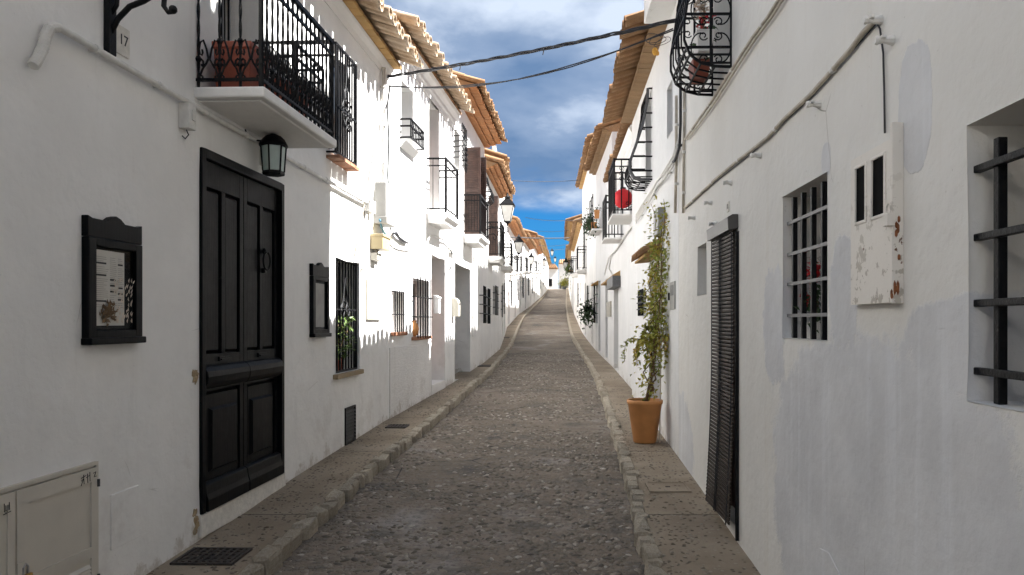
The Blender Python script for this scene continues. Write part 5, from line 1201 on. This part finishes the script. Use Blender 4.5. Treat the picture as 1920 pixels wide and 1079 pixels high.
for k in range(4):
    d = k*5; wall_tube(H, 'cable', ['topmost limewashed cable of the bundle descending past the belly grille', 'second limewashed cable of the bundle descending past the belly grille', 'third limewashed cable of the bundle, loose and wavy', 'lowest limewashed cable of the bundle with hanging loops'][k], 'cable', [(1272, 262+d), (1262, 292+d+(k % 2)*4), (1246, 320+d), (1232, 338+d-(k % 2)*4), (1218, 362+d), (1204, 384+d), (1192, 404+d)], .011, 'pipe', .03+.012*(k % 2), clips=3 if k % 2 else 0)
wall_tube(H, 'cable', 'thin pale wire running down beside the climber stem', 'cable', [(1243, 430), (1241, 560), (1238, 690), (1237, 800)], .006, 'pipe', .05)

# ---- third right house: red lantern balcony
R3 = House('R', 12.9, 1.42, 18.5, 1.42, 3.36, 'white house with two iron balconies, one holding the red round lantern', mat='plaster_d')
H = R3
ua = H.L-.06; zt = H.world(0, 0, 0).z; zb_ = 1.87-H.zb; ub = ua-1.25
balcony(H, ub, ua, .42, zb_, .95, .03, nb=6, ns=2, step=False, rr=.010); door(H, ub+.3, ua-.25, zb_, zb_+1.35, .25, 'greywood', 1)
q = MB()
for k in range(3): q.tube([(ua-.035, -.26+x, zb_+.70+.09*(k-1)*1.0+z) for x, z in spiral(0, 0, .045, .012, 0, 7, 14)], .006, 4)
for sg in (-1, 1):
    for s2 in (-1, 1): q.tube([(ua-.035, -.12+sg*.035+x, zb_+.14+s2*.04+z) for x, z in spiral(0, 0, .034, .01, 0, 6, 12)], .006, 4)
H.part('iron_scroll', q, 'iron')
LANT = (ua-.24, .21, zb_+.30)
a, zc_ = H.uz(1170, 446); zb2 = 1.72-H.zb; b0 = H.L-3.35; balcony(H, b0, b0+.95, .40, zb2, .86, .03, nb=6, ns=2, step=False, rr=.011); door(H, b0+.2, b0+.75, zb2, zb2+1.3, .22, 'greywood', 1)
u0, u1, z0, z1 = H.rect(1152, 1160, 1160, 537, 690); door(H, u0, u1, H.ground(u1)+.05, z1, .25, 'greywood', 1)
u0, u1, z0, z1 = H.rect(1152, 1164, 1164, 517, 538); box_on(H, 'blind_box', 'dark roller box above the narrow grey door', 'blind box', (u0, u1, z0, z1), .18, 'greyiron', .008)
for (xa, xb, y, lb) in ((1136, 1163, 516, 'a'), ):
    q = MB(); u0, zc = H.uz(xb, y); u1, _ = H.uz(xa, y+6); q.prismx([(0, zc+.10), (-.17, zc), (-.17, zc-.035), (0, zc-.03)], min(u0, u1)+.5, max(u0, u1)); H.part('canopy', q, 'soffit')
box_on(H, 'meter_panel', 'small white meter panel past the narrow grey door', 'meter panel', H.rect(1139.5, 1147, 1147, 565, 594), .04, 'cream', .004)
wall_tube(H, 'cable', 'limewashed cables stepping down below the second iron balcony', 'cable', [(1190, 420), (1178, 434), (1166, 452), (1155, 470), (1146, 478), (1142, 505), (1150, 520)], .016, 'pipe', .03, clips=4)
wall_tube(H, 'cable', 'thin limewashed cable loop beside the canopy of the narrow door', 'cable', [(1150, 474), (1142, 482), (1137, 500), (1134, 516)], .013, 'pipe', .04)
roof(H, H.top, .11, vis=(0, H.L), courses=1, mat='tile', smat='trim', cornice=2, cw=.11, tip=.09, mortar=False)
H.wall()
p = H.world(*LANT); t = thing('paper_lantern', 'round red lantern hanging behind the iron balcony rail', 'lantern', p, H.rz)
b = MB(); b.lathe([(.172*math.sin(math.pi*i/16)+.001*(i % 2), -.172*math.cos(math.pi*i/16)) for i in range(1, 16)], 20); b.build('shade', M_['red'], t, smooth=True); q = MB(); q.lathe([(.05, .175), (.05, .195), (.008, .2), (.006, .52)], 8); q.build('cord', M_['wire'], t)

R4 = House('R', 18.5, 1.42, 24, 1.32, 4.70, 'tall white house with a gable above the small tiled eaves', mat='plaster_d')
H = R4
for (x, w, za, zb_) in ((.28, .8, 0, 2.2), (.72, .7, 0, 2.2)):
    x *= H.L; g = H.ground(x); door(H, x-w/2, x+w/2, g+.08, g+zb_, .22, 'door' if x > 2 else 'greenwood', 1)
u0, u1, z0, z1 = H.rect(1113, 1121, 1121, 534, 606); window(H, max(.1, u0), u1, z0, z1, .2, nv=3, nh=3, n=.08, r=.012, ext=.03, frame='dark')
zb_ = H.uz(1122, 440)[1]; sh = MB(); sh.box(1.2, 2.6, -.30, .02, zb_-.05, zb_); H.part('balcony', sh, 'trim', bevel=.006)
q = MB()
for x in (1.25, 1.9, 2.55): q.bar((x, -.27, zb_), (x, -.27, zb_+1.0), .014)
for z in (.35, .7, .95): q.bar((1.25, -.27, zb_+z), (2.55, -.27, zb_+z), .010)
H.part('rail', q, 'iron')
roof(H, H.top, .22, vis=(0, H.L), courses=2, mat='tile', smat='soffitr', tip=.14, mortar=False); H.wall()
q = MB(); u0, zc = H.uz(1122, 532); q.prismx([(0, zc+.10), (-.17, zc), (-.17, zc-.035), (0, zc-.03)], u0-1.0, u0); H.part('canopy', q, 'soffit')
PB = (H, zb_)
FR = []
FR.append(far_house('R', 24, 1.32, 33, 1.22, 5.85, 'white house with a single high eave left of the gable house', 21, [('door', .8, .9, 0, 2.2), ('grille', .55, .7, .9, 2.1), ('balcony', .35, .7, 2.7, 4.6), ('door', .3, .9, 0, 2.2)], .15, 1))
FR.append(far_house('R', 33, 1.22, 46, 1.2, 4.3, 'low white house with the wall box and striped shutter on the right', 22, [('door', .85, .9, 0, 2.2), ('grille', .65, .8, .9, 2.1), ('balcony', .5, .8, 2.5, 4.0), ('door', .35, .9, 0, 2.2)], .22, 2))
FR.append(far_house('R', 46, 1.2, 57, 1.3, 6.05, 'white house with deep sloping ochre eaves against the blue sky', 23, [('door', .8, .9, 0, 2.3), ('balcony', .75, .9, 2.5, 4.4), ('balcony', .35, .9, 2.5, 4.4), ('door', .35, .9, 0, 2.3)], .40, 3))
FR.append(far_house('R', 57, 1.3, 76, 1.55, 5.6, 'long low white house up the slope on the right', 24, [('door', .85, 1, 0, 2.3), ('grille', .6, .9, .9, 2.1), ('balcony', .5, .9, 2.5, 4.2), ('door', .3, 1, 0, 2.3)], .3, 2))
FR.append(far_house('R', 76, 1.55, 108, 2.0, 7.3, 'last white house on the right before the crest', 25, [('door', .85, 1, 0, 2.3), ('grille', .6, 1, .9, 2.1), ('balcony', .5, 1, 2.5, 4.2), ('door', .3, 1, 0, 2.3)], .3, 2))
EH = House('L', 126, -6, 127, .6, 8.9, 'white house closing the street beyond the crest, left', mat='plaster'); windows_row(EH, EH.ground(4)+.9, EH.ground(4)+2.2, [1.5, 3.2, 5.2], .9, random.Random(3), 'grille'); windows_row(EH, 0, 0+2.6, [4.2], 1, random.Random(3), 'door'); roof(EH, EH.top, .3, vis=(1, 0), courses=1, mortar=False, sp=.3); EH.wall()
EH2 = House('L', 134, .7, 133.5, 12, 10.3, 'white gabled house with tiled roof at the far end of the street', mat='plaster_b'); windows_row(EH2, EH2.ground(4)+.9, EH2.ground(4)+2.2, [.6, 2.4, 4.4], .9, random.Random(3), 'grille'); windows_row(EH2, 0, 3.0, [1.5], 1, random.Random(4), 'door'); roof(EH2, EH2.top, .3, vis=(1, 0), courses=1, mortar=False, sp=.3); EH2.wall()

# ================================================================== street lamps
LG = 'wall lamps along the street'
def street_lamp(H, label, pbx, pby, plx, ply, n_arm, sz=.40):
    """(pbx,pby) pixel of the wall plate, lamp hangs at the end of an arm of length n_arm"""
    u, z = H.uz(pbx, pby); t = mount(H, 'street_lamp', label, 'street lamp', u, z, 0, LG); A = n_arm; k = sz/.40
    b = MB(); b.box(-.03, .03, -.03, 0, -.30*k, .42*k); b.ball((0, -.03, 0), .05*k); b.build('wall_plate', M_['iron'], t, bevel=.005)
    b = MB(); b.tube([(0, 0, -.05), (0, -A*.3, .04*k), (0, -A*.65, .02*k), (0, -A*.9, -.10*k), (0, -A*1.02, -.06*k), (0, -A*1.0, .06*k)], .018*k, 6)
    b.tube([(0, -x*A, z*k) for x, z in [(.05, -.22), (.25, -.14), (.42, -.12), (.55, -.2), (.5, -.28), (.40, -.26), (.42, -.2)]], .013*k, 5)
    b.tube([(0, -x*A, z*k) for x, z in [(.9, -.10), (.78, -.18), (.62, -.16), (.6, -.06), (.7, -.02), (.74, -.09)]], .012*k, 5); b.tube([(0, -x*A, z*k) for x, z in [(.1, .18), (.3, .14), (.36, .05), (.26, .0), (.2, .07)]], .012*k, 5)
    b.build('bracket', M_['iron'], t, smooth=True)
    o = (0, -A, .08*k)
    b = MB(); b.lathe([(.02*k, 0), (.03*k, .05*k), (.11*k, .10*k), (.115*k, .125*k)], 4, o, ph=math.pi/4); b.build('base', M_['iron'], t)
    def quad4(r0, z0, r1, z1, j): 
        a, c = math.pi/4+j*math.pi/2, math.pi/4+(j+1)*math.pi/2; P = lambda r, an, z: (o[0]+r*math.cos(an), o[1]+r*math.sin(an), o[2]+z)
        return [P(r0, a, z0), P(r0, c, z0), P(r1, c, z1), P(r1, a, z1)]
    for j in range(4):
        q = MB(); q.add(quad4(.115*k, .125*k, .235*k, .52*k, j)+quad4(.107*k, .127*k, .227*k, .518*k, j), [(0,1,2,3),(7,6,5,4),(0,4,5,1),(1,5,6,2),(2,6,7,3),(3,7,4,0)]); q.build('pane', M_['lampglass'], t)
        q = MB(); p_ = quad4(.117*k, .12*k, .238*k, .53*k, j); q.bar(p_[0], p_[3], .009*k); q.bar(p_[3], p_[2], .010*k); q.build('frame_bar', M_['iron'], t)
    b = MB(); b.lathe([(.27*k, .525*k), (.275*k, .545*k), (.20*k, .61*k), (.12*k, .68*k), (.075*k, .70*k)], 4, o, ph=math.pi/4); b.lathe([(.07*k, .70*k), (.08*k, .75*k), (.04*k, .79*k), (.025*k, .82*k), (.012*k, .87*k)], 8, o); b.build('hood', M_['iron'], t)
    return t
street_lamp(L4, 'nearest and largest black street lamp, beside the brown shutters', 907, 430, 950, 400, .62, .40)
street_lamp(FL[0], 'second black street lamp from the front on the left', 944, 484, 974, 462, .60, .40)
def lamp_at(H, label, u, z, arm=.6): 
    px = H.world(u, 0, z); return street_lamp(H, label, XV+FPX*px.x/px.y, YH-FPX*px.z/px.y, 0, 0, arm, .40)
lamp_at(FL[2], 'third black street lamp on the left, below the tall orange eaves', 1.0, FL[2].ground(1)+2.9, .7)
lamp_at(FL[3], 'fourth street lamp on the left, on the long house', 9, FL[3].ground(9)+3.0, .8)
lamp_at(FL[4], 'fifth street lamp on the left, standing out against the blue sky', 6, FL[4].ground(6)+4.2, 1.2)
lamp_at(FL[5], 'farthest street lamp at the crest on the left', 3, FL[5].ground(3)+3.6, 1.2)
lamp_at(FR[2], 'street lamp on the right under the deep ochre eaves', 8, FR[2].ground(8)+2.6, .5)

# ================================================================== plants
# terracotta pot and climber
px, py = 1209, 810; Y = 8.62; X = (px-XV)/FPX*Y; zg = G(Y)+PH+.004
t = thing('potted_climber', 'tall leafy climber in a large terracotta pot against the right wall', 'potted plant', (X, Y, zg)); hp_ = .49
b = MB(); b.lathe([(.125, 0), (.132, .01), (.195, hp_-.05), (.205, hp_-.045), (.208, hp_-.005), (.20, hp_), (.185, hp_), (.178, hp_-.07), (.0005, hp_-.07)], 32); b.build('pot', M_['pot'], t, smooth=False, bevel=.0)
t.children[0].data.polygons.foreach_set('use_smooth', [True]*len(t.children[0].data.polygons)) if t.children else None
b = MB(); b.lathe([(.178, hp_-.069), (.15, hp_-.045), (.001, hp_-.04)], 20); b.build('soil', M_['soil'], t)
rnd = random.Random(12); b = MB(); lv = MB()
wallx = lambda y: lerp(WR, y)
stems = []
for k in range(9):
    p = Vector((rnd.uniform(-.03, .03), rnd.uniform(-.03, .03), hp_-.06)); pts = [p.copy()]; top = rnd.uniform(1.5, 2.35) if k < 7 else rnd.uniform(.7, 1.2)
    n = 14; ty = rnd.uniform(-.12, .75)*1.0
    for i in range(1, n+1):
        f_ = i/n; tx = min(.20, .06+.18*f_)+rnd.uniform(-.035, .035)+(-.10 if rnd.random() < .1 else 0); pts.append(Vector((tx, ty*f_+rnd.uniform(-.04, .04), hp_+top*f_)))
    stems.append(pts); b.tube(pts, [.010-.007*i/n for i in range(n+1)], 5)
for k in range(6):                            # loose tendrils swinging out over the pavement
    s0 = rnd.choice(stems[:6]); i0 = rnd.randint(4, 9); p = s0[i0].copy(); pts = [p.copy()]; d = Vector((rnd.uniform(-.07, -.03), rnd.uniform(-.03, .05), rnd.uniform(-.01, .04)))
    for i in range(9): p = p+d+Vector((rnd.uniform(-.015, .015), rnd.uniform(-.03, .03), 0)); d.z -= .012; d.x *= .8; pts.append(p.copy())
    b.tube(pts, .003, 4); stems.append(pts)
b.build('stem', M_['stem'], t, smooth=True)
for j, pts in enumerate(stems):
    for p, q in zip(pts, pts[1:]):
        low = (p.z-hp_)
        dens = 5 if (j >= 9) else (5 if low < .45 else 17)
        for _ in range(dens):
            f_ = rnd.random(); c = p.lerp(q, f_)+Vector((rnd.gauss(0, .06), rnd.gauss(0, .10), rnd.gauss(0, .06))) if j < 9 else p.lerp(q, f_)+Vector((rnd.gauss(0, .012),)*3)
            c.x = min(c.x, wallx(Y+c.y)-X-.012); lv.leaf(c, (rnd.uniform(-1, .3), rnd.uniform(-1, 1), rnd.uniform(-1, .35)), (rnd.uniform(-.5,.5), rnd.uniform(-.5,.5), 1), rnd.uniform(.035, .075), rnd.uniform(.024, .048))
tag(lv.build('foliage', M_['leaf'], t), kind='stuff')
q = MB(); q.tube([(.165, -.05, .0), (.18, -.03, 1.0), (.185, 0, 2.2)], .008, 6); q.build('stake', M_['pipeb'], t)

# plant inside the low left window
u0, u1, z0, z1 = win_low; H = L1
t = mount(H, 'potted_plant', 'leafy green pot plant behind the bars of the low left window', 'potted plant', (u0+u1)/2+.02, z0+.004, -.13); b = MB(); b.lathe([(.06, 0), (.085, .13), (.092, .13), (.092, .155), (.08, .155), (.078, .13)], 14); b.build('pot', M_['potbrown'], t); b = MB(); b.lathe([(.077, .125), (.05, .14)], 10); b.build('soil', M_['soil'], t)
b = MB(); rnd = random.Random(5)
for k in range(9):
    p = Vector((0, 0, .13)); pts = [p.copy()]; d = Vector((rnd.uniform(-.05, .05), rnd.uniform(-.04, .015), .075))
    for i in range(7):
        p = p+d; d.z -= .006; p.y = max(-.16, min(.1, p.y)); pts.append(p.copy())
    b.tube(pts, .004, 4)
    for p in pts[2:]:
        for _ in range(6): lvp = p+Vector((rnd.gauss(0, .02), rnd.gauss(0, .02), rnd.gauss(0, .02)))
lv = MB(); rnd = random.Random(6)
for _ in range(230):
    h_ = rnd.uniform(.18, .62); lv.leaf((rnd.gauss(0, .10), rnd.uniform(-.16, .08), h_), (rnd.uniform(-1,1), rnd.uniform(-1,.3), rnd.uniform(-.7,.6)), (rnd.uniform(-.3,.3), rnd.uniform(-.3,.3), 1), rnd.uniform(.05, .10), rnd.uniform(.018, .032))
b.build('stem', M_['stem'], t, smooth=True); tag(lv.build('foliage', M_['leafg'], t), kind='stuff')
# terracotta pots in the second left window
u0, u1, z0, z1 = WG; t = mount(L2, 'flower_pot', 'terracotta jug on the sill of the taller barred window by the door recess', 'flower pot', u0+.10, z0+.002, -.02); b = MB(); b.lathe([(.05, 0), (.085, .05), (.10, .12), (.085, .19), (.055, .22), (.06, .25), (.065, .255), (.05, .255)], 14); b.build('pot', M_['pot'], t, smooth=True); q = MB(); q.tube([(.06, 0, .23), (.11, 0, .22), (.12, 0, .16), (.095, 0, .11)], .011, 6); q.build('handle', M_['pot'], t)
# balcony flowers on the gable house
Hh, zb_ = PB
for k, (x, lb) in enumerate(((1.55, 'bushy red geranium pot nearest the rail end on the gable house ledge'), (2.25, 'trailing green pot plant on the gable house ledge'))):
    t = flowerbox(Hh, lb, x, .22, zb_, 'pot', (.18, .18, .22), 'pots on the gable house ledge'); leaves(t, (-.02, -.10, .24), 230, (.12, .10, .14), 'leafd', 40+k, .09, .06)
    if k == 0: blooms(t, (-.10, -.12, .22), 14, (.04, .06, .06), 'petal', 44, .05)
t = flowerbox(Hh, 'small terracotta pot high on the near end of the gable house ledge', 2.48, .15, zb_+.30, 'pot', (.16, .16, .24), 'pots on the gable house ledge'); leaves(t, (0, 0, .26), 60, (.06, .06, .05), 'leafd', 47, .06, .04)
# hanging plant
u0, zc = Hh.uz(1117, 585); t = mount(Hh, 'hanging_plant', 'round dark hanging plant on the wall bars of the right side', 'hanging plant', u0, zc, .26); b = MB(); b.lathe([(.08, 0), (.14, .14), (.15, .16), (.13, .16)], 12); b.tube([(0, 0, .16), (0, .12, .42), (0, .26, .45)], .01, 5); b.build('basket', M_['iron'], t); leaves(t, (0, 0, -.02), 420, (.11, .12, .17), 'leafd', 48, .10, .07, droop=.8)
# far bush and balcony pot
Yb = 104; t = thing('bush', 'yellow green bush at the crest of the street', 'bush', (1.35, Yb, G(Yb)+.1)); b = MB(); b.lathe([(.28, 0), (.34, .4), (.3, .4)], 12); b.build('pot', M_['greyiron'], t); leaves(t, (0, 0, .95), 700, (.33, .33, .32), 'leafy', 50, .17, .12); q = MB(); q.tube([(0, 0, .3), (0, 0, .9)], .04, 6); q.build('stem', M_['stem'], t)
H7 = FR[2]; t = mount(H7, 'flower_pot', 'trailing plant on the balcony under the deep ochre eaves', 'flower pot', H7.L*.75, H7.ground(H7.L*.75)+2.5, .2); b = MB(); b.lathe([(.10, 0), (.16, .22), (.14, .22)], 12); b.build('pot', M_['pot'], t); leaves(t, (0, -.1, .3), 260, (.2, .14, .2), 'leafg', 52, .12, .08)
# striped shutter and wall box
H6 = FR[1]; u0, zc = H6.uz(1096, 502); t = mount(H6, 'striped_blind', 'white slatted blind in a dark frame on the low right house', 'blind', u0-.5, zc, 0); q = MB(); q.box(-.42, .42, -.03, 0, 0, 1.75); q.build('frame', M_['iron'], t)
for k in range(11): q = MB(); q.box(-.36, .36, -.045, -.031, .06+k*.15, .17+k*.15); q.build('slat', M_['trim'], t)

# ================================================================== cables over the street
def span(label, A, B, sag, r, strands=1, twist=6, fray=False):
    A, B = Vector(A), Vector(B); n = 40; t = thing('overhead_cable', label, 'cable', A); pts = []
    for i in range(n+1):
        f_ = i/n; p = A.lerp(B, f_); p.z -= sag*4*f_*(1-f_); pts.append(p-A)
    rnd = random.Random(int(A.y*7)+strands)
    for s_ in range(strands):
        b = MB(); q = [p+Vector((0, 0, 0)) if strands == 1 else p+Vector((math.cos(i*.9+s_*2.1)*.4, math.cos(i*twist/10+s_*2.1+rnd.uniform(-.3,.3)), math.sin(i*twist/10+s_*2.1+rnd.uniform(-.3,.3))))*r*1.5 for i, p in enumerate(pts)]
        b.tube(q, r, 6); b.build('strand', M_['wire'], t, smooth=True)
    for k in ((.30, .62) if fray else ()):
        p = pts[int(k*n)]; q = MB(); q.tube([p+Vector((0, 0, .02)), p+Vector((.01, 0, -.03)), p+Vector((.0, 0, -.07))], .006, 5); q.build('tie', M_['wire'], t)
    return t
PX = lambda px, py, Y: ((px-XV)/FPX*Y, Y, (YH-py)/FPX*Y)
span('thick twisted black cable crossing the street, upper one', PX(727, 144, 10.2), PX(1268, 38, 7.9), .035, .0095, 4, 7, True)
span('thinner black cable crossing the street below the twisted one', PX(728, 162, 10.2), PX(1262, 56, 7.9), .22, .007, 2, 2)
t = thing('cable_coil', 'loose coil of black wire where the cables reach the right eave', 'cable', PX(1225, 72, 8.0)); b = MB()
for k in range(3): b.tube([(.09*math.cos(a)+.05*k, .02*math.sin(a*2+k), .05*math.sin(a+k*.4)-.02*k) for a in [i*math.pi/8 for i in range(17)]], .0035, 4)
b.build('strand', M_['wire'], t)
t = thing('insulation_foam', 'small orange blob of foam stuck under the right eave', 'foam', PX(1228, 97, 8.6)); b = MB(); b.ball((0, 0, 0), .035, .04, .045, 8, 6); b.ball((.03, .0, -.02), .02, .02, .03, 6, 5); b.build('lump', plain('orange_foam', (.65, .34, .06), .9, .25, 40, .5, 60), t, smooth=True)
for (a, Ya, c, Yc, sg, r, lb) in (((985, 408), 40, (1098, 411), 30, .12, .012, 'highest thin cable over the far street'), ((1000, 432), 50, (1066, 432), 44, .1, .012, 'thin cable just under the highest far one'), ((958, 445), 30, (1072, 446), 40, .04, .028, 'thick dark cable crossing the far street'), ((1010, 460), 58, (1066, 458), 48, .1, .014, 'lower thin cable over the far street'), ((1018, 467), 70, (1066, 466), 52, .1, .014, 'lowest thin cable over the far street'), ((960, 339), 28, (1090, 338), 29, .05, .010, 'faint cable against the cloud above the far street')):
    span(lb, PX(*a, Ya), PX(*c, Yc), sg, r)

# ================================================================== pavement fittings
def gnd(px, py, dz):
    Y = 2.0; prev = None
    while Y < 130:
        v = (YH-py)/FPX*Y-(G(Y)+dz)
        if prev is not None and prev > 0 >= v: return (px-XV)/FPX*Y, Y
        prev = v; Y += .01
def slope(y): return math.atan((G(y+.2)-G(y-.2))/.4)
def cover(name, label, cat, px, py, w, l, mat, bars, rz=0.0):
    x, y = gnd(px, py, PH); t = link(name, None, None, (x, y, G(y)+PH+.008), (slope(y), 0, rz)); tag(t, label, cat)
    b = MB()
    for (xa, xc, ya, yc) in ((-w/2, -w/2+.02, -l/2, l/2), (w/2-.02, w/2, -l/2, l/2), (-w/2+.02, w/2-.02, -l/2, -l/2+.02), (-w/2+.02, w/2-.02, l/2-.02, l/2)): b.box(xa, xc, ya, yc, -.02, .008)
    b.build('frame', M_[mat], t)
    q = MB(); q.box(-w/2+.02, w/2-.02, -l/2+.02, l/2-.02, -.02, -.003 if bars else .004); q.build('plate', M_[mat] if mat != 'pave' else M_['pave'], t)
    if bars:
        n = int((w-.04)/.042)
        for k in range(n): q = MB(); xx = -w/2+.02+(w-.04)*(k+.5)/n; q.box(xx-.008, xx+.008, -l/2+.021, l/2-.021, -.003, .007); q.build('bar', M_[mat], t)
        n = int((l-.04)/.06)
        for k in range(n): q = MB(); yy = -l/2+.02+(l-.04)*(k+.5)/n; q.box(-w/2+.021, w/2-.021, yy-.006, yy+.006, -.0028, .0045); q.build('bar', M_[mat], t)
    else: q = MB(); q.box(-.02, .02, -.008, .008, .004, .009); q.build('lifting_eye', M_['grate'], t)
    return t
cover('drain_grate', 'rusty iron drain grate in the pavement in front of the black door', 'drain grate', 398, 1046, .40, .30, 'grate', True, -.03)
cover('drain_grate', 'small dark drain grate farther up the left pavement', 'drain grate', 745, 801, .26, .24, 'grate', True, -.04)
cover('inspection_cover', 'square concrete inspection cover in the right pavement', 'inspection cover', 1252, 916, .36, .30, 'pave', False, .02)
for (px, py, w, lb) in ((905, 687, .5, 'flat plate in the left pavement by the dark recess'), (946, 634, .5, 'flat plate in the left pavement below the black barred windows')): cover('inspection_cover', lb, 'inspection cover', px, py, w*.8, .34, 'grate', False)
x, y = gnd(940, 764, 0); t = link('manhole_cover', None, None, (x, y, G(y)+.006), (slope(y), 0, 0)); tag(t, 'round manhole cover faintly seen in the middle of the road', 'manhole cover')
b = MB(); b.lathe([(.31, -.02), (.31, .004), (.285, .006)], 32); b.build('frame', M_['road'], t); q = MB(); q.lathe([(.275, -.02), (.275, .005), (.001, .007)], 32); q.build('lid', M_['road'], t)
